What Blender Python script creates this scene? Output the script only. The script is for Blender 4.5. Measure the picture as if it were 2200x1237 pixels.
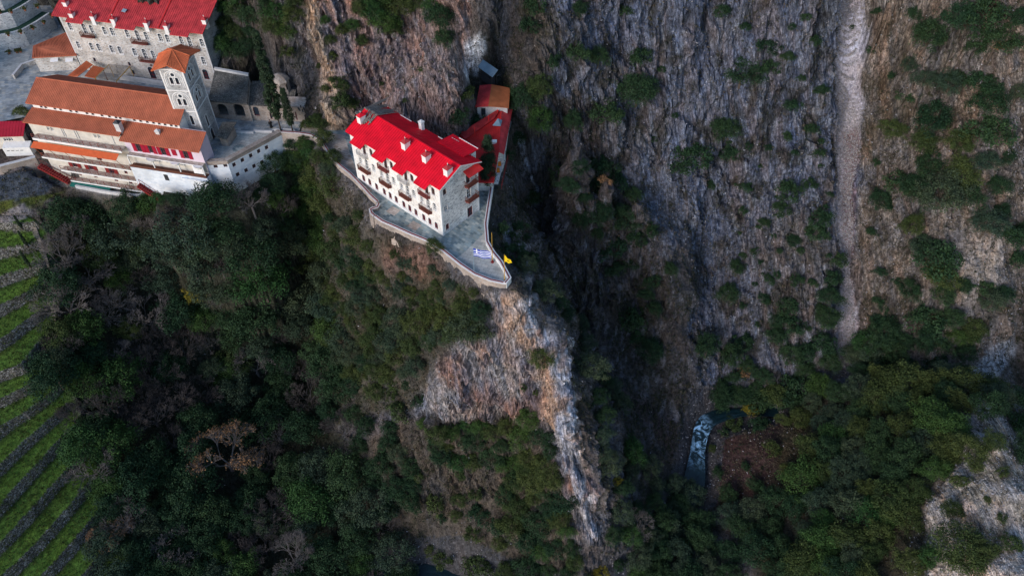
import bpy, math, random
import numpy as np
from mathutils import Vector, Matrix
from mathutils.bvhtree import BVHTree
random.seed(7); rng = np.random.default_rng(7)
R = math.radians
for o in list(bpy.data.objects): bpy.data.objects.remove(o)
SC = bpy.context.scene
COL = SC.collection
# ---------------------------------------------------------------- camera
H_CAM = 98.0; F_PX = 1711.0; PITCH = R(47.96)
cam_d = bpy.data.cameras.new('camera'); cam = bpy.data.objects.new('camera', cam_d); COL.objects.link(cam)
cam.location = (0, 0, H_CAM); cam.rotation_euler = (R(90)-PITCH, 0, 0)
cam_d.sensor_width = 36; cam_d.lens = F_PX/2200*36; cam_d.clip_end = 2000; cam_d.clip_start = 1
SC.camera = cam
# ---------------------------------------------------------------- sky and sun
w = bpy.data.worlds.new('World'); SC.world = w; w.use_nodes = True
nt = w.node_tree; bg = nt.nodes['Background']
sky = nt.nodes.new('ShaderNodeTexSky'); sky.sky_type = 'NISHITA'; sky.sun_disc = False
SUN_EL = R(24); SUN_AZ = R(218)          # azimuth clockwise from +Y: light from the left, behind the camera
sky.sun_elevation = SUN_EL; sky.sun_rotation = SUN_AZ; sky.air_density = 1.2; sky.dust_density = .5; sky.ozone_density = 3.0
nt.links.new(sky.outputs[0], bg.inputs[0]); bg.inputs[1].default_value = 0.15
sun_d = bpy.data.lights.new('sun', 'SUN'); sun = bpy.data.objects.new('sun', sun_d); COL.objects.link(sun)
sun_d.energy = 2.1; sun_d.angle = R(26); sun_d.color = (1.0, 0.90, 0.84)
sd = Vector((math.sin(SUN_AZ)*math.cos(SUN_EL), math.cos(SUN_AZ)*math.cos(SUN_EL), math.sin(SUN_EL)))
sun.rotation_euler = sd.to_track_quat('Z', 'Y').to_euler()
SC.view_settings.view_transform = 'Standard'; SC.view_settings.look = 'None'
SC.view_settings.exposure = 0.38; SC.view_settings.gamma = 1.0
SC.render.engine = 'CYCLES'
# ---------------------------------------------------------------- helpers
cT, sT = math.cos(PITCH), math.sin(PITCH)
def ray(px, py):
    a = (px-1100)/F_PX; b = (618.5-py)/F_PX
    return Vector((a, cT+b*sT, -sT+b*cT))
def at(px, py, z=0.0):
    """the point of the place at height z that the photograph shows at this pixel"""
    d = ray(px, py); t = (z-H_CAM)/d.z
    return Vector((d.x*t, d.y*t, z))
def tag(o, label=None, cat=None, group=None, kind=None):
    if label: o['label'] = label
    if cat: o['category'] = cat
    if group: o['group'] = group
    if kind: o['kind'] = kind
    return o
def empty(name, label, cat, loc, rotz=0, group=None):
    o = bpy.data.objects.new(name, None); COL.objects.link(o); o.empty_display_size = .3
    o.location = loc; o.rotation_euler = (0, 0, rotz)
    return tag(o, label, cat, group)
def link(name, me, parent=None, loc=None, rotz=None):
    o = bpy.data.objects.new(name, me); COL.objects.link(o)
    if parent: o.parent = parent
    if loc is not None: o.location = loc
    if rotz is not None: o.rotation_euler = (0, 0, rotz)
    return o
def copy_tree(o, parent=None):
    c = o.copy(); COL.objects.link(c); c.parent = parent
    for ch in list(o.children): copy_tree(ch, c)
    return c
class MB:
    """collects faces, becomes one mesh"""
    def __init__(s): s.v = []; s.f = []; s.m = []
    def face(s, pts, m=0):
        n = len(s.v); s.v += [tuple(p) for p in pts]; s.f.append(tuple(range(n, n+len(pts)))); s.m.append(m); return s
    def hexa(s, b, t, m=0):
        """b, t: 4 bottom and 4 top points, counter-clockwise seen from above"""
        n = len(s.v); s.v += [tuple(p) for p in b]+[tuple(p) for p in t]
        for q in ((3, 2, 1, 0), (4, 5, 6, 7), (0, 1, 5, 4), (1, 2, 6, 5), (2, 3, 7, 6), (3, 0, 4, 7)):
            s.f.append(tuple(n+i for i in q)); s.m.append(m)
        return s
    def box(s, x0, x1, y0, y1, z0, z1, m=0):
        return s.hexa([(x0, y0, z0), (x1, y0, z0), (x1, y1, z0), (x0, y1, z0)], [(x0, y0, z1), (x1, y0, z1), (x1, y1, z1), (x0, y1, z1)], m)
    def prism(s, poly, z0, z1, m=0):
        k = len(poly); n = len(s.v)
        s.v += [(p[0], p[1], z0 if len(p) < 3 else z0) for p in poly]+[(p[0], p[1], z1) for p in poly]
        s.f.append(tuple(n+i for i in reversed(range(k)))); s.f.append(tuple(n+k+i for i in range(k))); s.m += [m, m]
        for i in range(k):
            j = (i+1) % k; s.f.append((n+i, n+j, n+k+j, n+k+i)); s.m.append(m)
        return s
    def slab(s, A, B, C, D, t, m=0):
        """roof sheet: A,B upper edge left to right, C,D lower edge right to left; t thick downward"""
        A, B, C, D = map(Vector, (A, B, C, D)); k = Vector((0, 0, -t))
        return s.hexa([D+k, C+k, B+k, A+k], [D, C, B, A], m)
    def ribs(s, A, B, C, D, step, wd, hh, m=0):
        A, B, C, D = map(Vector, (A, B, C, D)); L = max((B-A).length, (C-D).length); n = max(2, int(L/step))
        up = (B-A).cross(D-A)
        if up.z < 0: up = -up
        up.normalize()
        for i in range(n+1):
            u = i/n; p = A.lerp(B, u); q = D.lerp(C, u)
            if (p-q).length < .05: continue
            e = (C-D).normalized()*wd/2 if (C-D).length > .1 else (B-A).normalized()*wd/2
            s.hexa([q-e, q+e, p+e, p-e], [q-e*.6+up*hh, q+e*.6+up*hh, p+e*.6+up*hh, p-e*.6+up*hh], m)
        return s
    def tube(s, p, q, r0, r1=None, n=6, m=0, cap=True):
        p, q = Vector(p), Vector(q); r1 = r0 if r1 is None else r1
        d = (q-p).normalized(); a = d.orthogonal().normalized(); b = d.cross(a); k = len(s.v)
        for c, r in ((p, r0), (q, r1)):
            for i in range(n):
                t = 2*math.pi*i/n; s.v.append(tuple(c+(a*math.cos(t)+b*math.sin(t))*r))
        for i in range(n):
            j = (i+1) % n; s.f.append((k+i, k+j, k+n+j, k+n+i)); s.m.append(m)
        if cap:
            s.f.append(tuple(k+i for i in reversed(range(n)))); s.f.append(tuple(k+n+i for i in range(n))); s.m += [m, m]
        return s
    def mesh(s, name, mats, smooth=False):
        me = bpy.data.meshes.new(name); me.from_pydata(s.v, [], s.f)
        for mt in (mats if isinstance(mats, (list, tuple)) else [mats]): me.materials.append(mt)
        me.polygons.foreach_set('material_index', s.m)
        if smooth: me.polygons.foreach_set('use_smooth', [True]*len(s.f))
        me.update(); return me
    def build(s, name, mats, parent=None, smooth=False):
        return link(name, s.mesh(name, mats, smooth), parent)
# ---------------------------------------------------------------- materials
def newmat(name, rough=.85):
    m = bpy.data.materials.new(name); m.use_nodes = True
    b = m.node_tree.nodes['Principled BSDF']; b.inputs['Roughness'].default_value = rough
    b.inputs['Specular IOR Level'].default_value = .25
    return m, m.node_tree, b
def node(t, typ, **kw):
    n = t.nodes.new(typ)
    for k, v in kw.items(): setattr(n, k, v)
    return n
def ramp(t, src, stops):
    r = node(t, 'ShaderNodeValToRGB'); e = r.color_ramp.elements
    while len(e) < len(stops): e.new(.5)
    for i, (p, c) in enumerate(stops):
        e[i].position = p; e[i].color = (*c, 1) if len(c) == 3 else c
    t.links.new(src, r.inputs[0]); return r.outputs[0]
def mixc(t, a, b, fac, mode='MIX'):
    n = node(t, 'ShaderNodeMix', data_type='RGBA', blend_type=mode)
    for s, v in ((n.inputs[0], fac), (n.inputs[6], a), (n.inputs[7], b)):
        if isinstance(v, (int, float)): s.default_value = v
        elif isinstance(v, tuple): s.default_value = (*v, 1)
        else: t.links.new(v, s)
    return n.outputs[2]
def coords(t, scale=(1, 1, 1), rot=(0, 0, 0), which='Object'):
    c = node(t, 'ShaderNodeTexCoord'); m = node(t, 'ShaderNodeMapping')
    m.inputs['Scale'].default_value = scale; m.inputs['Rotation'].default_value = rot
    t.links.new(c.outputs[which], m.inputs[0]); return m.outputs[0]
def noise(t, vec, scale, detail=6, rough=.6, dist=0):
    n = node(t, 'ShaderNodeTexNoise'); n.inputs['Scale'].default_value = scale; n.inputs['Detail'].default_value = detail
    n.inputs['Roughness'].default_value = rough; n.inputs['Distortion'].default_value = dist
    t.links.new(vec, n.inputs['Vector']); return n.outputs[0]
def bump(t, b, h, strength=.4, dist=.1):
    n = node(t, 'ShaderNodeBump'); n.inputs['Strength'].default_value = strength; n.inputs['Distance'].default_value = dist
    t.links.new(h, n.inputs['Height']); t.links.new(n.outputs[0], b.inputs['Normal'])
def g3(v): return (v, v, v)
def plain(name, c, rough=.7, var=.25, scale=1.5, bmp=.15):
    m, t, b = newmat(name, rough); v = coords(t)
    f = noise(t, v, scale, 5); k = ramp(t, f, [(.3, g3(1-var)), (.7, g3(1+var*.6))])
    t.links.new(mixc(t, c, k, 1.0, 'MULTIPLY'), b.inputs['Base Color'])
    bump(t, b, noise(t, v, scale*8, 3), bmp, .03); return m
def stone(name, cols, size=.45, mortar=(.5, .48, .44), bmp=.5, edge=.06, dirt=.35):
    """rubble masonry: voronoi stones of several tones in light mortar"""
    m, t, b = newmat(name, .9); v = coords(t, (1, 1, 2.0))
    vo = node(t, 'ShaderNodeTexVoronoi'); vo.inputs['Scale'].default_value = 1/size; t.links.new(v, vo.inputs['Vector'])
    ve = node(t, 'ShaderNodeTexVoronoi', feature='DISTANCE_TO_EDGE'); ve.inputs['Scale'].default_value = 1/size; t.links.new(v, ve.inputs['Vector'])
    sp = node(t, 'ShaderNodeSeparateColor'); t.links.new(vo.outputs['Color'], sp.inputs[0])
    c = ramp(t, sp.outputs[0], [(i/(len(cols)-1), k) for i, k in enumerate(cols)])
    e = ramp(t, ve.outputs['Distance'], [(edge*.5, g3(0)), (edge*1.6, g3(1))])
    c = mixc(t, mortar, c, e)
    n1 = noise(t, coords(t), .35, 5); c = mixc(t, c, ramp(t, n1, [(.35, g3(1-dirt)), (.65, g3(1.1))]), 1.0, 'MULTIPLY')
    t.links.new(c, b.inputs['Base Color']); bump(t, b, e, bmp, .05); return m
M = {}
M['white_wall'] = stone('whitewashed_stone', [(.62, .59, .56), (.74, .72, .69), (.80, .78, .76), (.55, .52, .49)], .5, (.80, .78, .75), .35, .05, .16)
M['pale_wall'] = stone('pale_masonry', [(.36, .36, .37), (.58, .57, .57), (.72, .70, .68), (.46, .45, .45)], .55, (.74, .73, .72), .6, .07, .25)
M['beige_stone'] = stone('beige_masonry', [(.30, .25, .21), (.58, .54, .49), (.46, .44, .42), (.68, .63, .57), (.40, .32, .27)], .42, (.62, .60, .58), .6)
M['grey_stone'] = stone('grey_masonry', [(.27, .27, .28), (.48, .48, .48), (.37, .37, .38), (.58, .57, .56)], .45, (.56, .56, .56), .6)
M['rose_stone'] = stone('rose_masonry', [(.28, .22, .19), (.42, .34, .29), (.36, .31, .28), (.30, .22, .18)], .4, (.40, .36, .33), .6)
M['rubble'] = stone('dry_stone', [(.10, .095, .09), (.28, .27, .26), (.16, .145, .12), (.36, .35, .34), (.10, .10, .05)], .5, (.04, .036, .03), .9, .09, .5)
M['white_trim'] = plain('white_trim', (.74, .73, .72), .7, .12)
M['pale_trim'] = plain('pale_trim', (.55, .54, .54), .8, .18)
M['plaster'] = plain('cream_plaster', (.60, .56, .50), .85, .22, .6)
M['pink_plaster'] = plain('pink_plaster', (.62, .52, .60), .85, .10, .6)
M['blue_white'] = stone('blue_white_wash', [(.56, .62, .70), (.66, .70, .75), (.70, .73, .77), (.52, .58, .66)], .9, (.66, .70, .75), .25, .03, .15)
M['glass'], _t, _b = newmat('dark_glass', .3); _b.inputs['Base Color'].default_value = (.02, .03, .045, 1); _b.inputs['Specular IOR Level'].default_value = .5
M['brown_wood'] = plain('brown_wood', (.12, .045, .03), .6, .25, 3)
M['maroon'] = plain('maroon_paint', (.20, .02, .02), .5, .2, 3)
M['crimson_shutter'] = plain('crimson_paint', (.32, .008, .03), .5, .15, 3)
M['balcony_red'] = plain('balcony_red', (.20, .05, .045), .7, .3, 3)
M['bright_red'] = plain('bright_red_metal', (.72, .005, .022), .5, .24, .5, .08)
M['worn_red'] = plain('worn_red_metal', (.50, .045, .05), .6, .38, .8, .1)
M['annex_red'] = plain('annex_red_metal', (.56, .03, .03), .55, .28, .5, .1)
M['crimson_roof'] = plain('crimson_roof', (.32, .008, .025), .5, .15, .5, .05)
M['orange_tin'] = plain('orange_tin', (.42, .13, .05), .6, .3, .6)
M['blue_tin'] = plain('blue_grey_tin', (.22, .30, .36), .45, .2, .8)
M['dark_tin'] = plain('dark_metal', (.04, .04, .045), .5, .3, 2)
M['yellow_paint'] = plain('yellow_paint', (.52, .30, .05), .6, .2, 3)
M['wood_plank'] = plain('grey_plank', (.20, .175, .155), .9, .45, 2.5)
M['green_plastic'] = plain('green_awning', (.01, .12, .10), .6, .15)
M['awning'] = plain('orange_awning', (.55, .10, .03), .75, .15, 2)
M['soil'] = plain('dark_soil', (.05, .035, .028), .95, .4, 3)
M['cloth_white'] = plain('white_cloth', (.75, .75, .76), .9, .1)
M['terracotta'] = plain('terracotta', (.35, .12, .06), .8, .2, 3)
def tilemat(name, c, var=.25):
    m, t, b = newmat(name, .8); v = coords(t)
    n1 = noise(t, v, .5, 6); n2 = noise(t, v, 6, 3)
    k = mixc(t, ramp(t, n1, [(.3, g3(1-var)), (.7, g3(1.12))]), ramp(t, n2, [(.3, g3(.8)), (.7, g3(1.15))]), 1., 'MULTIPLY')
    t.links.new(mixc(t, c, k, 1., 'MULTIPLY'), b.inputs['Base Color']); bump(t, b, n2, .3, .03); return m
M['tile'] = tilemat('terracotta_tile', (.44, .125, .065))
M['tile_bright'] = tilemat('bright_tile', (.60, .15, .06))
M['slate'] = stone('stone_slates', [(.10, .095, .085), (.20, .19, .17), (.15, .14, .13), (.25, .23, .20)], .4, (.06, .055, .05), .7, .05, .4)
def paving(name, cols, size, mortar, tint=.3, rot=0.75):
    """laid slabs: brick pattern cells, each of its own tone"""
    m, t, b = newmat(name, .8); v = coords(t, (1, 1, 1), (0, 0, rot))
    br = node(t, 'ShaderNodeTexBrick'); br.inputs['Scale'].default_value = 1; br.inputs['Brick Width'].default_value = size*1.5; br.inputs['Row Height'].default_value = size
    br.inputs['Mortar Size'].default_value = .03; br.inputs['Color1'].default_value = (0, 0, 0, 1); br.inputs['Color2'].default_value = (1, 1, 1, 1); br.inputs['Mortar'].default_value = (.5, .5, .5, 1)
    t.links.new(v, br.inputs['Vector'])
    c = ramp(t, br.outputs['Color'], [(i/(len(cols)-1), k) for i, k in enumerate(cols)]); c = mixc(t, c, mortar, br.outputs['Fac'])
    n1 = noise(t, coords(t), .35, 6, .7); c = mixc(t, c, ramp(t, n1, [(.3, g3(1-tint)), (.7, g3(1+tint*.6))]), 1.0, 'MULTIPLY')
    t.links.new(c, b.inputs['Base Color']); bump(t, b, br.outputs['Fac'], .2, .02); return m
M['paving'] = paving('blue_green_paving', [(.08, .12, .14), (.30, .37, .38), (.16, .22, .24), (.42, .45, .42), (.12, .17, .19), (.34, .37, .33)], .50, (.26, .29, .28), .35)
M['paving_pale'] = paving('pale_flagstones', [(.30, .31, .30), (.50, .50, .47), (.38, .38, .36), (.56, .53, .48)], .7, (.27, .27, .26), .3, .3)
M['paving_court'] = paving('court_flagstones', [(.18, .22, .26), (.40, .42, .43), (.26, .29, .31), (.48, .46, .41)], .6, (.24, .25, .25), .5, .2)
M['path'] = paving('warm_path', [(.32, .25, .20), (.50, .43, .38), (.40, .34, .30)], .55, (.30, .25, .21), .4, .5)
# ---------------------------------------------------------------- terrain: measured spot heights (photo pixel, height)
SPOTS = '''
700 325 -1;751 385 -1.5;793 460 -2;850 505 -2;918 535 -2;987 585 -2;1053 625 -3;1090 630 -3;1085 580 -2;1066 540 -2;1056 490 -2;1064 430 -1.5;1080 380 -1
900 450 -.5;1000 500 -.5;1030 300 0;1090 250 0;1000 560 -.5
740 420 -7;770 500 -9;820 545 -8;900 570 -8;980 625 -8;700 420 -18;740 560 -18;820 640 -18;900 660 -15;1000 665 -9;1050 650 -7;960 700 -14;800 760 -30;760 650 -27;720 700 -36;700 560 -34
650 345 -12;660 450 -28;690 560 -40;690 680 -48;680 800 -52;650 900 -55;640 1000 -57;680 1100 -58;760 1180 -59.5;860 1225 -60.5;690 360 -10
1085 640 -4;1110 660 -5;1140 700 -8;1180 740 -11;1205 780 -14;1215 830 -18;1215 900 -24;1235 980 -31;1255 1060 -38;1270 1130 -46;1250 1200 -53
1000 720 -12;1080 760 -15;1000 820 -23;1100 850 -22.5;950 840 -25;1060 880 -28;1170 880 -24;1000 910 -33;1100 940 -35;900 880 -33;800 880 -42;860 960 -43;1000 1000 -42;1150 1000 -38;1150 1100 -47;1050 1100 -50;950 1100 -53;1000 1200 -57;1150 1200 -56;850 1100 -55;760 1000 -53;740 880 -49
1250 800 -30;1300 900 -38;1330 1000 -46;1350 1100 -52;1200 680 -20;1160 600 -16;1120 520 -12;1100 460 -8;1290 850 -36
1110 300 -4;1140 380 -14;1160 450 -22;1190 560 -32;1240 680 -40;1320 800 -47;1400 880 -51;1440 940 -54.5
1640 880 -56;1560 888 -56.5;1500 910 -57;1495 1000 -58;1490 1050 -59;1450 1150 -60;1400 1237 -60.5;1200 1300 -61;1000 1260 -61;900 1245 -61.5;1440 1000 -57;1420 1060 -57
1240 320 0;1300 400 -9;1370 440 -13;1440 520 -21;1470 620 -30;1480 720 -39;1480 820 -48;1300 520 -26;1350 620 -34;1300 700 -39;1380 760 -44;1430 700 -38;1400 840 -49;1250 480 -22;1220 400 -12
1500 400 -18;1500 500 -29;1520 600 -37;1520 700 -44;1540 800 -50.5;1500 300 -9;1500 200 -.5;1500 100 8;1500 0 16;1500 -150 30
1300 300 -5;1300 200 2.5;1300 100 10;1300 0 18;1300 -150 30;1150 200 6;1150 100 15;1150 0 22;1150 -150 34
1400 350 -14;1400 200 1;1400 100 9;1400 0 17;1390 440 -18
980 230 4;960 250 8;900 200 14;850 100 24;800 0 33;950 100 20;950 0 28;800 -150 45;950 -150 40;1010 130 8;1047 168 5;1060 205 2.8;1095 222 1.6;1035 215 2.6;1070 150 5.5;1050 50 16
750 290 3;740 270 4;720 200 11;690 100 20;660 0 29;660 -150 42;760 200 13;800 250 7
640 200 8;600 100 12;560 50 17;500 60 10;500 0 15;560 150 3;480 -150 30;570 -100 30
300 200 0;560 250 -.5;640 270 -.5;600 295 -1;620 320 -6;600 350 -8
0 200 1;100 200 1;60 120 -.5;0 60 1;60 30 3;0 0 6;-200 100 6;-200 -100 26;0 -150 24;200 -100 22;300 0 16;100 0 8;200 100 0;350 150 0
30 330 -4;30 420 -9;100 440 -10.5;200 420 -10.5;300 420 -10.5;400 420 -9.5;450 430 -9.5;520 400 -9;-200 350 -5
0 500 -15;100 480 -14;0 700 -24;0 900 -33;0 1100 -40;0 1237 -45;100 700 -27;120 900 -37;180 1100 -47;230 1237 -53;-200 700 -20;-200 1100 -33;-200 900 -28;-200 500 -12;0 1400 -52;-300 1400 -40;100 580 -20;60 800 -29
150 450 -13;250 480 -18;350 460 -18;450 470 -20;550 470 -24;600 430 -22;200 600 -27;350 600 -32;500 600 -38;600 600 -41;200 750 -34;350 750 -41;500 750 -47;600 780 -51;200 900 -41;350 950 -49;500 950 -54;300 1100 -52;450 1150 -57;600 1180 -59.5;300 1237 -56
1740 850 -51;1800 830 -47;1900 820 -43;2000 820 -40;2100 845 -37;2160 870 -34;1750 950 -49;1620 960 -55;1700 930 -52;1600 1060 -58;1580 1200 -58;1700 1060 -51;1700 1237 -51;1850 1000 -43;1850 1237 -43;2000 1000 -36;2000 1150 -36;2085 885 -33;2080 960 -30;2150 960 -26;2200 1060 -24;2200 1237 -24;2080 1100 -29;2130 910 -31;1540 1000 -58.5
2200 900 -46;2250 800 -44;2300 1000 -46;2300 1150 -46;2200 980 -40;2300 1300 -46
2150 760 -45;2200 600 -34;2180 700 -42;2170 330 -8;2150 450 -18;2140 560 -27;2130 700 -37;2100 780 -44;2200 450 -26;2200 330 -14;2230 200 0
1830 0 14;1830 200 -4;1820 400 -20;1815 600 -35;1805 780 -48;1650 0 17;1650 200 0;1650 400 -17;1650 600 -34;1650 780 -47;1740 0 18;1740 200 0;1740 400 -16.5;1740 600 -32;1740 760 -46;1900 0 17;1900 200 -1;1900 400 -17;1900 600 -32;1900 760 -44
2000 0 20;2000 200 3;2000 400 -12;2000 600 -28;2000 750 -40;2100 0 22;2100 200 5;2100 400 -12;1700 860 -55;1900 800 -47;2000 790 -44;1830 -150 28;2100 -150 34;2300 -100 30;2300 100 14;2350 400 -18;2350 600 -34
'''
pts = []
for ln in SPOTS.replace('\n', ';').split(';'):
    q = ln.split()
    if len(q) == 3: pts.append(tuple(at(float(q[0]), float(q[1]), float(q[2]))))
pts += [(-260, 40, -30), (-260, 120, 10), (-220, 240, 60), (-80, 260, 80), (0, 260, 95), (100, 260, 80), (220, 240, 60), (220, 140, 0), (200, 60, -30),
        (150, 0, -30), (60, -10, -40), (0, 20, -52), (0, -20, -45), (-60, 0, -50), (-120, -10, -40), (-220, -20, -30), (30, 40, -58), (-20, 52, -61), (10, 58, -62), (60, 35, -50)]
pts = np.array(pts)
def tps_fit(P):
    n = len(P); d = np.hypot(P[:, None, 0]-P[None, :, 0], P[:, None, 1]-P[None, :, 1])
    K = -d-np.eye(n)*.12                    # a little smoothing
    A = np.zeros((n+1, n+1)); A[:n, :n] = K; A[:n, n] = 1; A[n, :n] = 1
    return np.linalg.solve(A, np.r_[P[:, 2], 0.])
WTS = tps_fit(pts)
def zsmooth(X, Y):
    X = np.asarray(X, float).ravel(); Y = np.asarray(Y, float).ravel(); out = np.empty(len(X))
    for i in range(0, len(X), 20000):
        d = np.hypot(X[i:i+20000, None]-pts[None, :, 0], Y[i:i+20000, None]-pts[None, :, 1])
        out[i:i+20000] = -d@WTS[:-1]+WTS[-1]
    return out
def hsh(i, j, k, s):
    n = (i*374761393+j*668265263+k*2147483647+s*974634777) & 0xffffffff
    n = ((n ^ (n >> 13))*1274126177) & 0xffffffff
    return ((n ^ (n >> 16)) & 0xffff)/65535.
def vnoise(x, y, z, s=0):
    xi, yi, zi = np.floor(x).astype(np.int64), np.floor(y).astype(np.int64), np.floor(z).astype(np.int64)
    fx, fy, fz = x-xi, y-yi, z-zi; fx, fy, fz = (t*t*(3-2*t) for t in (fx, fy, fz)); r = 0
    for a in (0, 1):
        for b in (0, 1):
            for c in (0, 1):
                r = r+hsh(xi+a, yi+b, zi+c, s)*(fx if a else 1-fx)*(fy if b else 1-fy)*(fz if c else 1-fz)
    return r*2-1
def fbm(x, y, z, o=4, s=0, g=.5, ridged=False):
    r = 0; a = 1; t = 0
    for i in range(o):
        n = vnoise(x, y, z, s+i)
        if ridged: n = 1-2*np.abs(n)
        r = r+n*a; t += a; a *= g; x, y, z = x*2.03, y*2.03, z*2.03
    return r/t
def project(X, Y, Z):
    dz = Z-H_CAM; dep = Y*cT-dz*sT; dep = np.maximum(dep, 1.)
    return 1100+F_PX*X/dep, 618.5-F_PX*(Y*sT+dz*cT)/dep
def sdist(px, py, poly):
    """signed distance to polygon, positive inside"""
    poly = np.array(poly, float); d = np.full(px.shape, 1e9); ins = np.zeros(px.shape, bool); n = len(poly)
    for i in range(n):
        a, b = poly[i], poly[(i+1) % n]; e = b-a; L = (e@e) or 1
        t = np.clip(((px-a[0])*e[0]+(py-a[1])*e[1])/L, 0, 1)
        d = np.minimum(d, np.hypot(px-a[0]-t*e[0], py-a[1]-t*e[1]))
        c = ((a[1] > py) != (b[1] > py))
        with np.errstate(divide='ignore', invalid='ignore'):
            xx = (b[0]-a[0])*(py-a[1])/((b[1]-a[1]) if b[1] != a[1] else 1e-9)+a[0]
        ins ^= (c & (px < xx))
    return np.where(ins, d, -d)
def ldist(px, py, line):
    line = np.array(line, float); d = np.full(px.shape, 1e9)
    for a, b in zip(line[:-1], line[1:]):
        e = b-a; t = np.clip(((px-a[0])*e[0]+(py-a[1])*e[1])/max(e@e, 1e-9), 0, 1)
        d = np.minimum(d, np.hypot(px-a[0]-t*e[0], py-a[1]-t*e[1]))
    return d
def sm(v, a, b):
    t = np.clip((v-a)/(b-a), 0, 1); return t*t*(3-2*t)
# grid, finer where the photo looks closely
xs = np.r_[np.arange(-190, -112, 1.1), np.arange(-112, -50, .30), np.arange(-50, -20, .42), np.arange(-20, 26, .27), np.arange(26, 60, .42), np.arange(60, 80, .26), np.arange(80, 112, .5), np.arange(112, 190, 1.4)]
ys = np.r_[np.arange(20, 46, .9), np.arange(46, 75, .36), np.arange(75, 95, .14), np.arange(95, 117, .36), np.arange(117, 137, .17), np.arange(137, 150, .36), np.arange(150, 176, .6), np.arange(176, 240, 1.6)]
NX, NY = len(xs), len(ys)
GX, GY = np.meshgrid(xs, ys); X = GX.ravel(); Y = GY.ravel()
Z0 = zsmooth(X, Y)
PX, PY = project(X, Y, Z0)
# river bed
RIVER = [(2230, 700, -53), (2160, 820, -55), (1900, 845, -56), (1720, 872, -56.5), (1640, 884, -56.8), (1560, 892, -57), (1512, 905, -57.4), (1500, 950, -58.3), (1495, 1000, -59), (1490, 1050, -59.6), (1450, 1130, -60.2), (1400, 1237, -60.8), (1250, 1320, -61.3), (1060, 1270, -61.6), (980, 1236, -61.8), (900, 1228, -62), (820, 1240, -62.2), (700, 1300, -63), (560, 1400, -64)]
RP = np.array([tuple(at(*q)) for q in RIVER])
dr = ldist(X, Y, RP[4:, :2])
Z = Z0-2.2*(1-sm(dr, .8, 5.5))*(dr < 5.5)
_sc = sdist(PX, PY, [(1797, -300), (1850, -300), (1858, 160), (1855, 260), (1836, 420), (1838, 520), (1826, 560), (1840, 700), (1815, 790), (1785, 790), (1800, 640), (1808, 540), (1790, 470), (1792, 280), (1790, 120)])
Z = Z-2.2*sm(_sc, -3, 10)
# terraced field: level treads, battered walls
FIELD = [(-300, 474), (62, 464), (100, 500), (118, 600), (115, 720), (140, 830), (190, 960), (235, 1060), (275, 1160), (300, 1300), (-300, 1500)]
fm = sdist(PX, PY, FIELD); fmask = sm(fm, -6, 8)
STEP = 2.9
zz = (Z+.35*fbm(X*.05, Y*.05, Z*0, 2, 3))/STEP; lv = np.floor(zz); fr = zz-lv
RW = .21+.09*fbm(X*.22, Y*.22, Z*0, 2, 77)
# riser first (steep part of the profile), then an almost level tread
prof = np.where(fr < RW, sm(fr/RW, 0, 1)*.72, .72+(fr-RW)/(1-RW)*.28)
Z = Z*(1-fmask)+((lv+prof)*STEP)*fmask
riser = (fmask > .6) & (fr < RW)
# level yards
PLAT = [(640, 291), (690, 308), (712, 345), (730, 363), (751, 380), (775, 405), (793, 425), (810, 441), (800, 452), (800, 465), (820, 483), (848, 495), (883, 511), (918, 525), (952, 547), (987, 575), (1018, 596), (1053, 610), (1085, 615), (1097, 603), (1078, 568), (1060, 547), (1048, 526), (1045, 488), (1050, 453), (1058, 408), (1078, 330), (1100, 262), (1085, 246), (1010, 300), (985, 330), (860, 310), (790, 250), (750, 280), (690, 280), (650, 262)]
PLATW = [tuple(at(a, b, 0))[:2] for a, b in PLAT]
COURT = [(405, 352), (437, 356), (490, 353), (606, 290), (650, 285), (655, 250), (600, 235), (540, 215), (480, 160), (440, 150), (300, 190), (140, 160), (0, 150), (-120, 170), (-120, 260), (0, 262), (60, 250), (200, 262), (380, 300)]
COURTW = [tuple(at(a, b, 0))[:2] for a, b in COURT]
_dz = [(-95.5, 154.2), (-62.0, 146.9)]
COURTW = [tuple(at(a, b, 0))[:2] for a, b in [(405, 352), (437, 356), (490, 353), (606, 290), (650, 285), (655, 250), (610, 215), (560, 170)]]+[(-56.0, 147.5), (-61.5, 148.0), (-95.5, 155.5)]+[tuple(at(a, b, 0))[:2] for a, b in [(128, 45), (120, 10), (0, 5), (-120, 10), (-120, 260), (0, 262), (60, 250), (200, 262), (380, 300)]]
_k = [at(437, 356, 0), at(490, 353, 0), at(606, 290, 0)]
FRONTW = [(-69.5, 121.2), (-60.5, 120.6), (_k[0].x, _k[0].y+.7), (_k[1].x-.3, _k[1].y+.8), (_k[2].x-.6, _k[2].y+.6), (_k[2].x+1.5, _k[2].y-3), (_k[1].x+2.5, _k[1].y-5.5), (-60, 113.5), (-70, 116)]
LOWER = [(-60, 350), (60, 330), (130, 350), (160, 392), (420, 412), (500, 400), (540, 380), (540, 410), (470, 425), (330, 418), (240, 425), (160, 408), (60, 380), (-60, 400)]
def flatten(Z, poly, z, soft=1.2):
    d = sdist(X, Y, poly); m = sm(d, -soft, .2); return Z*(1-m)+z*m
Z = flatten(Z, PLATW, -.25, 2.4); Z = flatten(Z, COURTW, -.25, 1.2)
LW = [tuple(at(a, b, -9.2))[:2] for a, b in LOWER]
Z = flatten(Z, LW, -9.35, 1.5)
Z = flatten(Z, FRONTW, -7.2, 1.3)
PX, PY = project(X, Y, Z)
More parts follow.
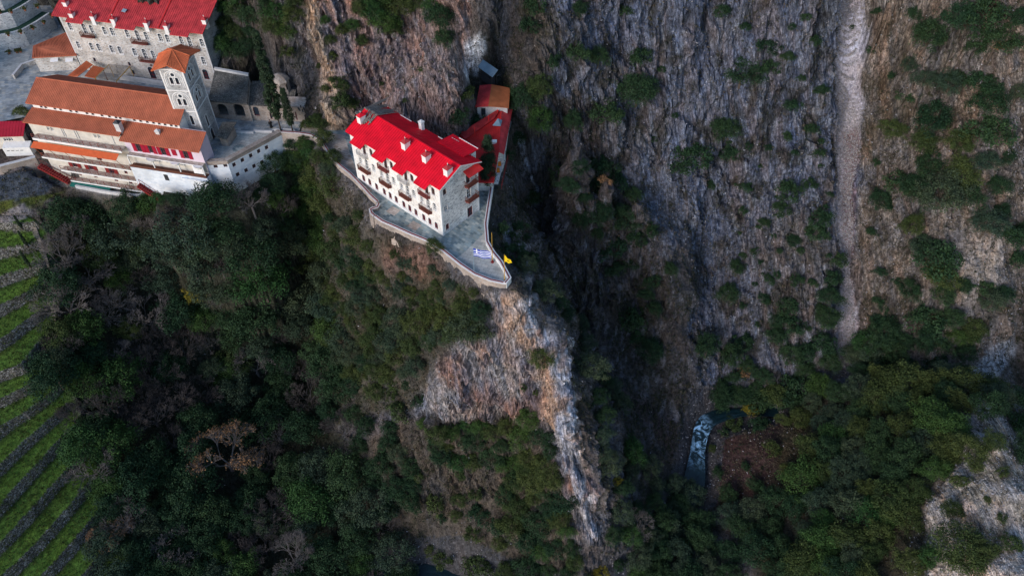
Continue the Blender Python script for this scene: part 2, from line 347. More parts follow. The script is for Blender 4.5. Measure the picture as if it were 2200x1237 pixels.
# normals of the heightfield
G = Z.reshape(NY, NX); gy, gx = np.gradient(G, ys, xs)
nx, ny, nz = -gx.ravel(), -gy.ravel(), np.ones(NX*NY); L = np.sqrt(nx*nx+ny*ny+1); nx /= L; ny /= L; nz /= L
steep = 1-nz
flat = np.maximum(sm(sdist(X, Y, PLATW), -1.0, .5), sm(sdist(X, Y, COURTW), -1.5, .5)); flat = np.maximum(flat, sm(sdist(X, Y, FRONTW), -1.5, .5)); flat = np.maximum(flat, sm(sdist(X, Y, LW), -1.5, .5)); flat = np.maximum(flat, fmask*.92)
# rock relief: strata running down the faces plus blocky breakup, pushed along the normal
tx = X+.35*Z
stra = fbm(tx*.42+.6*fbm(X*.1, Y*.1, Z*.1, 2, 9), Y*.07, Z*.07, 4, 11, .55, True)
blok = fbm(X*.16, Y*.16, Z*.16, 5, 21, .55)
fine = fbm(X*.9, Y*.9, Z*.55, 3, 31)
def plates(s, u, sd):
    i = np.floor(s).astype(np.int64); o_ = hsh(i, i*0+sd, i*0, 3); j = np.floor(u+o_*7).astype(np.int64); return hsh(i, j, j*0, sd)
_wx = fbm(X*.13, Y*.13, Z*.13, 3, 131)*2.2; sx_ = X+.42*Z*(X > -45)*(X < 16)+_wx
plt_ = .55*plates(sx_/2.1, Z/6.5+_wx*.4, 7)+.30*plates(sx_/.95+.3, Z/3.1, 8)+.15*plates(sx_/.45, Z/1.3, 9)-.5
crag = fbm(X*.3+.3*Z, Y*.3, Z*.22, 4, 35, .6, True)
fm_face = sm(sdist(PX, PY, [(1040, 640), (1110, 650), (1200, 760), (1235, 900), (1270, 1100), (1190, 1000), (1150, 890), (1000, 905), (910, 870), (930, 780), (1000, 720)]), -10, 25)*(1-flat)
amp = (0.4+2.1*sm(steep, .15, .6))*(1-flat)*(1-.8*(dr < 5))
dsp = amp*(stra*.35+blok*.85+crag*.4+fine*.2+plt_*.95)
dsp = dsp+fm_face*(1.6*fbm((X+.25*Z)*.16, Z*.05, Z*0, 3, 141, .5, True)+1.1*plt_)
wz = sm(sdist(PX, PY, [(1180, -300), (2400, -300), (2400, 780), (1860, 780), (1500, 850), (1490, 560), (1400, 420), (1200, 260)]), -10, 60)*(1-sm(_sc, -25, 0))
dsp = dsp+wz*(1.5*fbm(X*.10+.15*_wx, Y*.018, Z*.018, 3, 151, .55, True)+.9*plt_+.8*fbm(X*.22, Y*.06, Z*.06, 3, 161, .5, True))
gz = sm(sdist(PX, PY, [(1110, 180), (1260, 250), (1330, 400), (1460, 560), (1490, 880), (1440, 980), (1300, 900), (1180, 640), (1100, 420)]), -10, 40); dsp = dsp+gz*(1.6*fbm(X*.15+.1*_wx, Y*.04, Z*.04, 3, 171, .55, True)+.8*plt_)
tz = sm(sdist(PX, PY, [(640, -200), (1010, -200), (1010, 60), (990, 230), (740, 270), (640, 60)]), -10, 30); dsp = dsp+tz*(1.2*fbm((X+.25*Z)*.2, Y*.05, Z*.05, 3, 181, .55, True)+.6*plt_)
dsp = dsp*(1-.85*sm(_sc, -6, 4))*(1-.97*(1-sm(ldist(PX, PY, [(1020, 110), (1045, 160), (1060, 240), (1080, 330)]), 38, 75)))
XD, YD, ZD = X+nx*dsp, Y+ny*dsp, Z+nz*dsp
# ---------------------------------------------------------------- ground colour by what grows or lies there
wob = 26*fbm(X*.12, Y*.12, Z*.12, 4, 41); wob2 = 26*fbm(X*.12, Y*.12, Z*.12, 4, 51)
QX, QY = PX+wob, PY+wob2
def zone(poly, soft=18): return sm(sdist(QX, QY, poly), -soft, soft)
C = np.empty((NX*NY, 3)); C[:] = (.115, .108, .11)
def paint(m, c): 
    global C
    m = np.clip(m, 0, 1)[:, None]; C = C*(1-m)+np.array(c)*m
n1 = fbm(X*.08, Y*.08, Z*.08, 4, 61); n2 = fbm(X*.35, Y*.35, Z*.2, 4, 71); n3 = fbm(X*1.1, Y*.5, Z*.35, 3, 81)
paint(sm(n1, -.2, .35)*.75, (.052, .042, .033)); paint(sm(n2, .05, .5)*.7, (.035, .036, .022))
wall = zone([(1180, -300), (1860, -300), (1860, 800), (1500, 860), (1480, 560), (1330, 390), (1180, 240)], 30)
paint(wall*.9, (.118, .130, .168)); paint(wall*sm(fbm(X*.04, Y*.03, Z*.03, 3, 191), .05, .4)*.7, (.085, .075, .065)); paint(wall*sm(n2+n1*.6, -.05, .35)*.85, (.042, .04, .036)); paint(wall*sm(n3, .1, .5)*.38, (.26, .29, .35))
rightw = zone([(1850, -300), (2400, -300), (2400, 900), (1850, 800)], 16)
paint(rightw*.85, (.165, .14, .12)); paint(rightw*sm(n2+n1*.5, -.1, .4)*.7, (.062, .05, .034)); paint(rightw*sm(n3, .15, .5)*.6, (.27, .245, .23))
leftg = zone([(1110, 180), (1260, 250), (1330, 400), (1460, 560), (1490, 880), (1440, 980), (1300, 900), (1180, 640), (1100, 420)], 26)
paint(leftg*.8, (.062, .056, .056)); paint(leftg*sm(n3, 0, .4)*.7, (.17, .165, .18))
topr = zone([(640, -200), (1010, -200), (1010, 60), (990, 260), (980, 320), (740, 300), (640, 60)], 14)
paint(topr*.92, (.22, .165, .155)); paint(topr*sm(n3+n2*.5, .0, .5)*.8, (.17, .16, .17)); paint(topr*sm(-n2, .1, .5)*.7, (.27, .15, .115)); paint(topr*sm(n1, .2, .5)*.3, (.07, .06, .04))
edge = 1-sm(ldist(QX, QY, [(650, -60), (672, 60), (700, 160), (722, 230), (745, 300)]), 8, 26)
paint(edge*.85, (.34, .27, .20)); paint(edge*sm(n3, 0, .4)*.6, (.30, .20, .13))
face = zone([(1040, 620), (1110, 630), (1150, 690), (1200, 740), (1235, 800), (1235, 900), (1250, 960), (1280, 1050), (1285, 1150), (1240, 1130), (1195, 1000), (1160, 890), (1000, 910), (900, 880), (920, 780), (990, 720), (1060, 720), (1060, 660)], 10)
paint(face*.95, (.25, .235, .235)); paint(face*sm(n2+.6*plt_, -.1, .3)*.75, (.31, .21, .165)); paint(face*sm(n3+.5*plt_, .0, .4)*.7, (.20, .205, .24)); paint(face*sm(-n1+.4*plt_, .1, .4)*.6, (.18, .10, .085))
lip = 1-sm(ldist(QX, QY, [(1085, 640), (1110, 690), (1165, 770), (1190, 850), (1190, 920), (1205, 990)]), 8, 26)
paint(lip*sm(plt_+n2, -.3, .2)*.75, (.42, .29, .21))
crest = 1-sm(ldist(QX, QY, [(1105, 645), (1150, 700), (1205, 760), (1218, 830), (1225, 920), (1240, 1000), (1265, 1080), (1270, 1130)]), 8, 20)
paint(crest*sm(n3, -.4, .2)*.85, (.42, .42, .45))
paint((1-sm(ldist(QX, QY, [(1085, 500), (1120, 590), (1150, 650)]), 6, 30))*sm(n3, -.1, .3)*.7, (.25, .25, .28))
paint((1-sm(ldist(QX, QY, [(1112, 300), (1135, 360), (1150, 430), (1160, 480)]), 3, 11))*.9, (.33, .36, .42))
paint(zone([(1000, 90), (1030, 70), (1045, 120), (1035, 160), (1005, 160)], 8)*sm(n3, -.6, .2), (.62, .66, .72))
scree = zone([(1797, -300), (1850, -300), (1858, 160), (1855, 260), (1836, 420), (1838, 520), (1826, 560), (1840, 700), (1815, 790), (1785, 790), (1800, 640), (1808, 540), (1790, 470), (1792, 280), (1790, 120)], 5)
SX = PX; scree_s = sm(sdist(PX+wob*.42, PY+wob2*.4, [(1797, -300), (1850, -300), (1858, 160), (1855, 260), (1836, 420), (1838, 520), (1826, 560), (1840, 700), (1815, 790), (1785, 790), (1800, 640), (1808, 540), (1790, 470), (1792, 280), (1790, 120)]), -4, 5)
paint(scree_s, (.42, .40, .46)); paint(scree_s*sm(n1+n2, .0, .4)*.6, (.36, .27, .27)); paint(scree_s*sm(n3, .1, .5)*.6, (.56, .56, .62)); paint(scree_s*sm(-n2, .2, .5)*.6, (.24, .19, .19))
paint(sm(sdist(PX+wob*.2, QY, [(1812, 290), (1850, 270), (1842, 420), (1835, 540), (1812, 560), (1808, 420)]), -4, 5)*.85, (.145, .085, .085))
paint(sm(sdist(PX+wob*.2, PY+wob2*.3, [(2085, 800), (2130, 740), (2165, 722), (2180, 745), (2160, 790), (2120, 840), (2080, 840)]), -5, 6)*.95, (.36, .35, .35))
paint(zone([(2175, 560), (2300, 540), (2300, 900), (2190, 860), (2180, 760)], 10)*.8, (.075, .055, .04))
bank = zone([(1540, 890), (1620, 900), (1700, 890), (1740, 920), (1720, 1010), (1620, 1080), (1540, 1100), (1520, 1000)], 16)
paint(bank*.95, (.062, .034, .031)); paint(bank*sm(n3+n2, .1, .6)*.4, (.085, .06, .055)); paint(bank*sm(-n2, .1, .5)*.5, (.03, .028, .02)); paint(zone([(1320, 830), (1400, 850), (1470, 920), (1460, 990), (1380, 930)], 16)*.7, (.08, .052, .046))
spur = zone([(2055, 865), (2090, 840), (2125, 850), (2140, 900), (2160, 940), (2230, 1040), (2400, 1100), (2400, 1400), (1960, 1400), (1950, 1180), (2010, 1000), (2050, 940)], 12)
paint(spur*.95, (.50, .42, .35)); paint(spur*sm(n3, 0, .5)*.6, (.66, .61, .55)); paint(spur*sm(n1+n2, .0, .4)*.5, (.20, .16, .09)); paint(spur*sm(n2, .15, .5)*.6, (.16, .12, .07))
cragr = zone([(2030, 520), (2100, 500), (2145, 520), (2130, 620), (2080, 640), (2100, 700), (2060, 640)], 10)
paint(cragr*.8, (.34, .29, .25))
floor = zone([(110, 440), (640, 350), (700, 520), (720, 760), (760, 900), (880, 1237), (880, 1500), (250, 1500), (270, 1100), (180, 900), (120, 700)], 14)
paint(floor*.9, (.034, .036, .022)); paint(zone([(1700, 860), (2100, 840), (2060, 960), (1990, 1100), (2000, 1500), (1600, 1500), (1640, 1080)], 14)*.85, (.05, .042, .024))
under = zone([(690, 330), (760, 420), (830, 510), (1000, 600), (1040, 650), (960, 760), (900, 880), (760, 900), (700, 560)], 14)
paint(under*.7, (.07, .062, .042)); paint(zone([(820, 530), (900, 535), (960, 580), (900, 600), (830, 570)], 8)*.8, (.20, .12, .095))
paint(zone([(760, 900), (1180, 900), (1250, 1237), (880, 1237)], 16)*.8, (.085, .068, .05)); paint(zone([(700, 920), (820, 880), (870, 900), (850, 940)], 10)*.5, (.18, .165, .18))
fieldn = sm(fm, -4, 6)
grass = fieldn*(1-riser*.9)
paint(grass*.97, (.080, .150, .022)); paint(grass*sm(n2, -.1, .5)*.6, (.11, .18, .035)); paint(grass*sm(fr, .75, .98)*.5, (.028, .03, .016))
paint(zone([(-100, 440), (60, 420), (130, 380), (100, 440), (0, 470)], 6)*.7, (.06, .07, .018))
paint(sm(sdist(X, Y, LW), -.5, 1), (.30, .27, .24))
paint(sm(sdist(PX, PY, [(-60, 385), (60, 366), (90, 372), (120, 395), (95, 418), (0, 440), (-60, 445)]), -3, 3), (.055, .065, .08)); paint(sm(sdist(PX, PY, [(-60, 442), (100, 418), (140, 412), (90, 434), (0, 462), (-60, 466)]), -3, 3)*(n2 > -.3), (.07, .085, .02))
paint(sm(sdist(PX, PY, [(-60, 468), (0, 462), (55, 436), (70, 458), (55, 470), (0, 482), (-60, 486)]), -3, 3), (.20, .18, .18)); paint(sm(sdist(PX, PY, [(-60, 350), (60, 334), (90, 330), (78, 352), (0, 378), (-60, 380)]), -3, 3), (.22, .18, .17))
paint((dr < 5.5)*.8, (.07, .07, .075))
RK = np.clip(sm(steep, .25, .6)*.6+wall*.7+face*.62+edge+topr*.8+spur+crest+lip*.8+rightw*.35, 0, 1)*(1-flat)*(1-scree_s)
RK = np.clip(RK*(1-.8*floor)*(1-.6*under), 0, 1)
V = np.c_[XD, YD, ZD].astype(np.float32)
idx = np.arange(NX*NY).reshape(NY, NX)
Q = np.stack([idx[:-1, :-1], idx[:-1, 1:], idx[1:, 1:], idx[1:, :-1]], -1).reshape(-1, 4)
qr = riser[Q].mean(1) > .5
def grid_mesh(name, V, Q, C=None, mat=None, smooth=True):
    me = bpy.data.meshes.new(name); me.vertices.add(len(V)); me.vertices.foreach_set('co', np.ascontiguousarray(V, dtype=np.float32).ravel())
    me.loops.add(Q.size); me.loops.foreach_set('vertex_index', Q.astype(np.int32).ravel())
    me.polygons.add(len(Q)); me.polygons.foreach_set('loop_start', np.arange(len(Q), dtype=np.int32)*Q.shape[1]); me.polygons.foreach_set('loop_total', np.full(len(Q), Q.shape[1], np.int32))
    if smooth: me.polygons.foreach_set('use_smooth', np.ones(len(Q), bool))
    me.update(calc_edges=True)
    if C is not None:
        a = me.color_attributes.new('Col', 'FLOAT_COLOR', 'POINT'); a.data.foreach_set('color', (C if C.shape[1] == 4 else np.c_[C, np.ones(len(C))]).astype(np.float32).ravel())
    if mat: me.materials.append(mat)
    return me
# ground material: colour attribute broken up by stones, cracks, streaks and low growth
m, t, b = newmat('rock_and_soil', .95)
at_ = node(t, 'ShaderNodeAttribute', attribute_name='Col')
v = coords(t); 
def shear(sx, sy, sz, k=.22):
    c_ = node(t, 'ShaderNodeTexCoord'); s_ = node(t, 'ShaderNodeSeparateXYZ'); t.links.new(c_.outputs['Object'], s_.inputs[0]); o_ = node(t, 'ShaderNodeCombineXYZ')
    def mm(op, p, q):
        n_ = node(t, 'ShaderNodeMath', operation=op)
        for i_, v_ in enumerate((p, q)):
            if isinstance(v_, (int, float)): n_.inputs[i_].default_value = v_
            else: t.links.new(v_, n_.inputs[i_])
        return n_.outputs[0]
    t.links.new(mm('MULTIPLY', mm('ADD', s_.outputs[0], mm('MULTIPLY', s_.outputs[2], k)), sx), o_.inputs[0]); t.links.new(mm('MULTIPLY', s_.outputs[1], sy), o_.inputs[1]); t.links.new(mm('MULTIPLY', s_.outputs[2], sz), o_.inputs[2]); return o_.outputs[0]
vs = shear(1.5, .2, .2); vs2 = shear(.35, .06, .06); vs3 = shear(3.6, .5, .5)
f1 = noise(t, v, 1.3, 8, .7); f2 = noise(t, vs, 1.6, 8, .72, .6); f3 = noise(t, v, 5, 5, .7)
vo = node(t, 'ShaderNodeTexVoronoi', feature='DISTANCE_TO_EDGE'); vo.inputs['Scale'].default_value = 1.3; t.links.new(shear(.8, .25, .25), vo.inputs['Vector'])
k1 = ramp(t, f1, [(.32, g3(.42)), (.5, g3(.95)), (.68, g3(1.55))]); k2 = ramp(t, f2, [(.34, g3(.40)), (.5, g3(.95)), (.66, g3(1.75))]); k3 = ramp(t, f3, [(.3, g3(.6)), (.7, g3(1.5))])
f5 = noise(t, vs2, 1.2, 4, .5, .8); k5 = ramp(t, f5, [(.36, (.72, .78, .90)), (.5, (1, 1, 1)), (.62, (1.16, 1.0, .92))]); f6 = noise(t, vs3, 1.5, 5, .75, .4); k6 = ramp(t, f6, [(.36, g3(.55)), (.62, g3(1.5))])
kc = ramp(t, vo.outputs['Distance'], [(.0, g3(.45)), (.06, g3(1.0))])
c = mixc(t, at_.outputs['Color'], k1, 1., 'MULTIPLY'); c = mixc(t, c, k2, at_.outputs['Alpha'], 'MULTIPLY'); c = mixc(t, c, k5, at_.outputs['Alpha'], 'MULTIPLY'); c = mixc(t, c, k6, at_.outputs['Alpha'], 'MULTIPLY'); c = mixc(t, c, k3, 1., 'MULTIPLY'); ck = node(t, 'ShaderNodeMath', operation='MULTIPLY'); t.links.new(at_.outputs['Alpha'], ck.inputs[0]); ck.inputs[1].default_value = .8; c = mixc(t, c, kc, ck.outputs[0], 'MULTIPLY')
hb_ = noise(t, coords(t, (1, .5, .5)), .22, 5, .6); c = mixc(t, c, ramp(t, hb_, [(.35, (.86, .94, 1.07)), (.65, (1.07, 1.0, .93))]), .8, 'MULTIPLY')
t.links.new(c, b.inputs['Base Color'])
ad = node(t, 'ShaderNodeMath', operation='ADD'); t.links.new(f2, ad.inputs[0]); t.links.new(f1, ad.inputs[1])
bump(t, b, ad.outputs[0], .9, .55); b.inputs['Specular IOR Level'].default_value = .12
M['ground'] = m
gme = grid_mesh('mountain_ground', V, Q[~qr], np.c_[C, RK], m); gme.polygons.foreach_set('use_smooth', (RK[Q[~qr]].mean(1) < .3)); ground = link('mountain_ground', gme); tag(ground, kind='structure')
# one dry-stone wall per field terrace
lq = np.round(lv[Q].mean(1)).astype(int); order = sorted(set(lq[qr]), reverse=True)
rank = 0
ordn = ['topmost', 'second', 'third', 'fourth', 'fifth', 'sixth', 'seventh', 'eighth', 'ninth', 'tenth', 'eleventh', 'twelfth', 'thirteenth', 'fourteenth', 'fifteenth', 'sixteenth', 'seventeenth', 'eighteenth', 'nineteenth', 'twentieth']
for l in order:
    qs = Q[qr & (lq == l)]
    if len(qs) < 60: continue
    u, inv = np.unique(qs, return_inverse=True); vv = V[u].copy()
    qx, qy = project(vv[:, 0], vv[:, 1], vv[:, 2])
    if not ((qx > 0) & (qy < 1237) & (qy > 0)).any(): 
        nm = 'outside'
        o = link('dry_stone_wall', grid_mesh('dry_stone_wall', vv, inv.reshape(-1, 4), None, M['rubble'], False)); tag(o, 'dry stone wall of the terraced field beyond the picture edge', 'stone wall', 'dry stone walls of the terraced field'); continue
    jig = fbm(vv[:, 0]*1.6, vv[:, 1]*1.6, vv[:, 2]*1.6, 2, 91)*.14; vv[:, 0] += jig*.7; vv[:, 1] -= jig
    o = link('dry_stone_wall', grid_mesh('dry_stone_wall', vv, inv.reshape(-1, 4), None, M['rubble'], False))
    tag(o, 'rough grey dry stone wall, %s from the top of the green terraced field' % ordn[min(rank, 19)], 'stone wall', 'dry stone walls of the terraced field'); rank += 1
BV = BVHTree.FromPolygons([tuple(p) for p in V.tolist()], Q.tolist())
CAMV = Vector((0, 0, H_CAM))
def hit(px, py):
    d = ray(px, py).normalized(); r = BV.ray_cast(CAMV, d)
    return r[0], r[1]
def down(x, y):
    r = BV.ray_cast(Vector((x, y, 150)), Vector((0, 0, -1))); return r[0]
# ---------------------------------------------------------------- river
def ribbon(P3, wd, nm, mat, n=7):
    P3 = [Vector(p) for p in P3]; dense = []
    for a, b in zip(P3[:-1], P3[1:]):
        k = max(2, int((b-a).length/1.2))
        for i in range(k): dense.append(a.lerp(b, i/k))
    dense.append(P3[-1])
    for _ in range(4):
        dense = [dense[0]]+[(dense[i-1]+dense[i]*2+dense[i+1])/4 for i in range(1, len(dense)-1)]+[dense[-1]]
    vs_, fs_ = [], []
    for i, p in enumerate(dense):
        d = (dense[min(i+1, len(dense)-1)]-dense[max(i-1, 0)]); d.z = 0; d.normalize(); s = Vector((-d.y, d.x, 0))
        for j in range(n):
            u = (j/(n-1)-.5)*wd*(.8+.35*math.sin(i*.35)*math.sin(i*.11+1)); q = p+s*u; q.z += .12*random.random(); vs_.append(q)
    for i in range(len(dense)-1):
        for j in range(n-1): fs_.append([i*n+j, (i+1)*n+j, (i+1)*n+j+1, i*n+j+1])
    return grid_mesh(nm, np.array([tuple(q) for q in vs_]), np.array(fs_), None, mat)
m, t, b = newmat('river_water', .28); v = coords(t)
f = noise(t, v, .55, 8, .7, 1.2)
pos = node(t, 'ShaderNodeSeparateXYZ'); t.links.new(v, pos.inputs[0])
mr = node(t, 'ShaderNodeMapRange'); t.links.new(pos.outputs[2], mr.inputs[0]); mr.inputs[1].default_value = -58.6; mr.inputs[2].default_value = -57.7
mr2 = node(t, 'ShaderNodeMapRange'); t.links.new(pos.outputs[2], mr2.inputs[0]); mr2.inputs[1].default_value = -57.0; mr2.inputs[2].default_value = -56.7
inv_ = node(t, 'ShaderNodeMath', operation='SUBTRACT'); inv_.inputs[0].default_value = 1; t.links.new(mr2.outputs[0], inv_.inputs[1])
rap = node(t, 'ShaderNodeMath', operation='MULTIPLY'); t.links.new(mr.outputs[0], rap.inputs[0]); t.links.new(inv_.outputs[0], rap.inputs[1])
foam = ramp(t, f, [(.46, g3(0)), (.60, g3(1))]); fm_ = mixc(t, (0, 0, 0), foam, rap.outputs[0])
t.links.new(mixc(t, (.005, .018, .024), (.40, .70, 1.0), fm_), b.inputs['Base Color']); bump(t, b, f, .8, .3); b.inputs['Specular IOR Level'].default_value = .5
M['water'] = m
rv = link('river', ribbon([tuple(p+np.array([0, 0, .55])) for p in RP], 4.3, 'river', m, 13)); tag(rv, kind='structure')
FLD = dict(n1=n1, n2=n2, n3=n3, face=face, wall=wall, edge=edge, topr=topr, spur=spur, crest=crest, leftg=leftg, under=under, floor=floor, rightw=rightw, flat=flat, fieldn=fieldn, dr=dr, scree_s=scree_s, riser=riser, nz=nz, ny=ny, PX=PX, PY=PY, V=V, xs=xs, ys=ys)
# ---------------------------------------------------------------- building kit
def wall_plane(mb, p0, ax, L, z0, z1, ops, depth=.22, m=0):
    """vertical wall from p0 along ax (2D unit), outside is to the right of ax; ops = (centre, centre z, w, h) become real openings"""
    ax = Vector((ax[0], ax[1], 0)); p0 = Vector((p0[0], p0[1], 0)); inn = Vector((-ax.y, ax.x, 0))
    xs_ = sorted(set([0, L]+[round(c-w/2, 4) for c, z, w, h in ops]+[round(c+w/2, 4) for c, z, w, h in ops]))
    zs_ = sorted(set([z0, z1]+[round(z-h/2, 4) for c, z, w, h in ops]+[round(z+h/2, 4) for c, z, w, h in ops]))
    xs_ = [x for x in xs_ if 0 <= x <= L]; zs_ = [z for z in zs_ if z0 <= z <= z1]
    P = lambda x, z, d=0: p0+ax*x+Vector((0, 0, z))+inn*d
    for i in range(len(xs_)-1):
        for j in range(len(zs_)-1):
            xc, zc = (xs_[i]+xs_[i+1])/2, (zs_[j]+zs_[j+1])/2
            if any(abs(xc-c) < w/2 and abs(zc-z) < h/2 for c, z, w, h in ops): continue
            mb.face([P(xs_[i], zs_[j]), P(xs_[i+1], zs_[j]), P(xs_[i+1], zs_[j+1]), P(xs_[i], zs_[j+1])], m)
    for c, z, w, h in ops:
        a, b_, lo, hi = c-w/2, c+w/2, z-h/2, z+h/2
        q = [(a, lo), (b_, lo), (b_, hi), (a, hi)]
        for k in range(4):
            (x1, z1_), (x2, z2_) = q[k], q[(k+1) % 4]
            mb.face([P(x1, z1_), P(x1, z1_, depth), P(x2, z2_, depth), P(x2, z2_)], m)
_wc = {}
def win_meshes(w, h, frame, style, arch, surround):
    k = (w, h, frame, style, arch, surround)
    if k in _wc: return _wc[k]
    fr = MB(); t_ = .07; y0, y1 = .10, .16
    fr.box(-w/2, -w/2+t_, y0, y1, -h/2, h/2); fr.box(w/2-t_, w/2, y0, y1, -h/2, h/2)
    fr.box(-w/2+t_, w/2-t_, y0, y1, -h/2, -h/2+t_); fr.box(-w/2+t_, w/2-t_, y0, y1, h/2-t_, h/2)
    if style != 'slit':
        fr.box(-.035, .035, y0+.01, y1, -h/2+t_, h/2-t_)
        for q in ((.18,) if h < 1.3 else (-.12, .22)): fr.box(-w/2+t_, -.035, y0+.01, y1, h*q-.025, h*q+.025); fr.box(.035, w/2-t_, y0+.01, y1, h*q-.025, h*q+.025)
    pa = MB(); pa.face([(-w/2, .19, -h/2), (w/2, .19, -h/2), (w/2, .19, h/2), (-w/2, .19, h/2)])
    su = None
    if surround:
        su = MB(); s_ = .14; e = .05
        su.box(-w/2-s_, -w/2, -e, .02, -h/2, h/2); su.box(w/2, w/2+s_, -e, .02, -h/2, h/2)
        su.box(-w/2-s_-.05, w/2+s_+.05, -e-.06, .02, -h/2-.12, -h/2)
        if arch:
            n = 8; r0, r1 = w/2, w/2+s_; rz = .75
            for i in range(n):
                a, b_ = math.pi*i/n, math.pi*(i+1)/n
                pt = lambda r, t2, y: (r*math.cos(t2), y, h/2+r*math.sin(t2)*rz)
                su.hexa([pt(r0, a, -e), pt(r1, a, -e), pt(r1, a, .0), pt(r0, a, .0)], [pt(r0, b_, -e), pt(r1, b_, -e), pt(r1, b_, .0), pt(r0, b_, .0)])
            pa.face([(r0*math.cos(math.pi*i/n), -.012, h/2+r0*math.sin(math.pi*i/n)*rz) for i in range(n+1)])
        else: su.box(-w/2-s_, w/2+s_, -e, .02, h/2, h/2+s_)
    r = (fr.mesh('window', M[frame]), pa.mesh('pane', M['glass']), su.mesh('surround', M[surround]) if su else None)
    _wc[k] = r; return r
def put_window(parent, p0, ax, c, z, w, h, frame='white_trim', style='', arch=False, surround=None, name='window', label=None):
    a, p, s = win_meshes(w, h, frame, style, arch, surround)
    loc = (p0[0]+ax[0]*c, p0[1]+ax[1]*c, z); rz = math.atan2(ax[1], ax[0])
    o = link(name, a, parent, loc, rz); link('pane', p, o)
    if s: link('surround', s, o)
    if label: o['label'] = label
    return o
_bc = {}
def put_balcony(parent, p0, ax, c, z, w, dep, slab='balcony_red', rail='brown_wood', hh=.95, step=.16, name='balcony'):
    k = (w, dep, slab, rail, hh)
    if k not in _bc:
        s = MB(); s.box(-w/2, w/2, -dep, -.005, -.16, 0)
        for u in (-w/2+.15, w/2-.25): s.hexa([(u, -.25, -.5), (u+.1, -.25, -.5), (u+.1, -.01, -.6), (u, -.01, -.6)], [(u, -dep*.8, -.16), (u+.1, -dep*.8, -.16), (u+.1, -.01, -.16), (u, -.01, -.16)])
        r = MB(); q = -dep+.04
        for zz_ in (hh, .1): r.box(-w/2, w/2, q-.03, q+.03, zz_-.03, zz_+.03); r.box(-w/2, -w/2+.05, q+.03, -.02, zz_-.03, zz_+.03); r.box(w/2-.05, w/2, q+.03, -.02, zz_-.03, zz_+.03)
        n = int(w/step)
        for i in range(1, n): x = -w/2+w*i/n; r.box(x-.022, x+.022, q-.02, q+.02, .13, hh-.03)
        for i in range(1, max(2, int(dep/step))):
            y = q+(dep-.06)*i/max(2, int(dep/step)); r.box(-w/2+.003, -w/2+.04, y-.02, y+.02, .13, hh-.03); r.box(w/2-.04, w/2-.003, y-.02, y+.02, .13, hh-.03)
        for x in (-w/2, w/2-.06): r.box(x-.002, x+.062, q-.035, q+.035, 0, hh+.06)
        _bc[k] = (s.mesh('balcony', M[slab]), r.mesh('railing', M[rail]))
    loc = (p0[0]+ax[0]*c, p0[1]+ax[1]*c, z); rz = math.atan2(ax[1], ax[0])
    o = link(name, _bc[k][0], parent, loc, rz); link('railing', _bc[k][1], o); return o
def put_chimney(parent, x, y, z, w=.9, d=.9, h=1.5, mat='white_trim', cap='worn_red', finial=True):
    s = MB(); s.box(-w/2, w/2, -d/2, d/2, -1.2, h); s.box(-w/2-.06, w/2+.06, -d/2-.06, d/2+.06, h-.28, h-.12)
    o = s.build('chimney', M[mat], parent); o.location = (x, y, z)
    c = MB(); e = .12; A = [(-w/2-e, -d/2-e, h), (w/2+e, -d/2-e, h), (w/2+e, d/2+e, h), (-w/2-e, d/2+e, h)]; T_ = (0, 0, h+w*.55)
    for i in range(4): c.face([A[i], A[(i+1) % 4], T_])
    c.face(list(reversed(A))); c.build('cap', M[cap], o)
    if finial:
        f_ = MB(); f_.tube((0, 0, h+w*.5), (0, 0, h+w*.55+.45), .035, .02, 5); f_.box(-.12, .12, -.02, .02, h+w*.55+.2, h+w*.55+.26); f_.build('finial', M['white_trim'], o)
    return o
def hitwall(px, py, P0, P1):
    """distance along and height where the photograph's pixel meets the vertical wall through P0, P1"""
    ax = Vector((P1[0]-P0[0], P1[1]-P0[1], 0)).normalized(); n = Vector((-ax.y, ax.x, 0)); d = ray(px, py)
    t_ = n.dot(Vector((P0[0], P0[1], 0))-Vector((0, 0, 0)))/n.dot(d); p = d*t_
    return (p-Vector((P0[0], P0[1], 0))).dot(ax), H_CAM+d.z*t_
X2 = (1, 0); Y2 = (0, 1)
# ================================================================ white guesthouse on the promontory
hb = empty('guesthouse', 'white stone guesthouse under the brightest red roof, on the rock promontory', 'building', (-29.0, 115.7, 0), 2.414-math.pi)
LB, WB, HB = 22.64, 9.27, 11.15
wx = [1.9, 3.6, 5.5, 7.6, 9.2, 10.8, 12.8, 14.35, 15.95, 17.95, 19.5, 21.1]
ops = []
for i, x in enumerate(wx):
    door = i % 3 == 1
    ops.append((x, 1.45, .8, 1.25))
    ops.append((x, 5.55 if door else 5.85, .85 if door else .8, 2.0 if door else 1.3))
    ops.append((x, 8.95 if door else 9.35, .85 if door else .8, 2.0 if door else 1.3))
fw = MB(); wall_plane(fw, (0, 0), X2, LB, 0, HB, ops); fw.build('front_wall', M['white_wall'], hb)
gops = [(1.15, 9.5, .8, 1.3), (1.15, 5.8, .8, 1.3), (1.15, 1.5, .8, 1.4), (6.8, 8.9, 1.0, 2.1), (6.8, 5.5, 1.0, 2.1), (6.85, 1.15, 1.3, 2.2)]
gw = MB(); wall_plane(gw, (LB, 0), Y2, WB, 0, HB, gops)
gw.face([(LB, 0, HB), (LB, WB, HB), (LB, 4.63, 13.1)]); gw.build('gable_wall', M['pale_wall'], hb)
sw = MB(); sw.face([(0, WB, 0), (0, 0, 0), (0, 0, HB), (0, 4.63, 13.1), (0, WB, HB)]); sw.face([(LB, WB, 0), (0, WB, 0), (0, WB, HB), (LB, WB, HB)])
sw.box(15.0, 20.6, WB, 11.0, 0, 11.2); sw.build('rear_wall', M['white_wall'], hb)
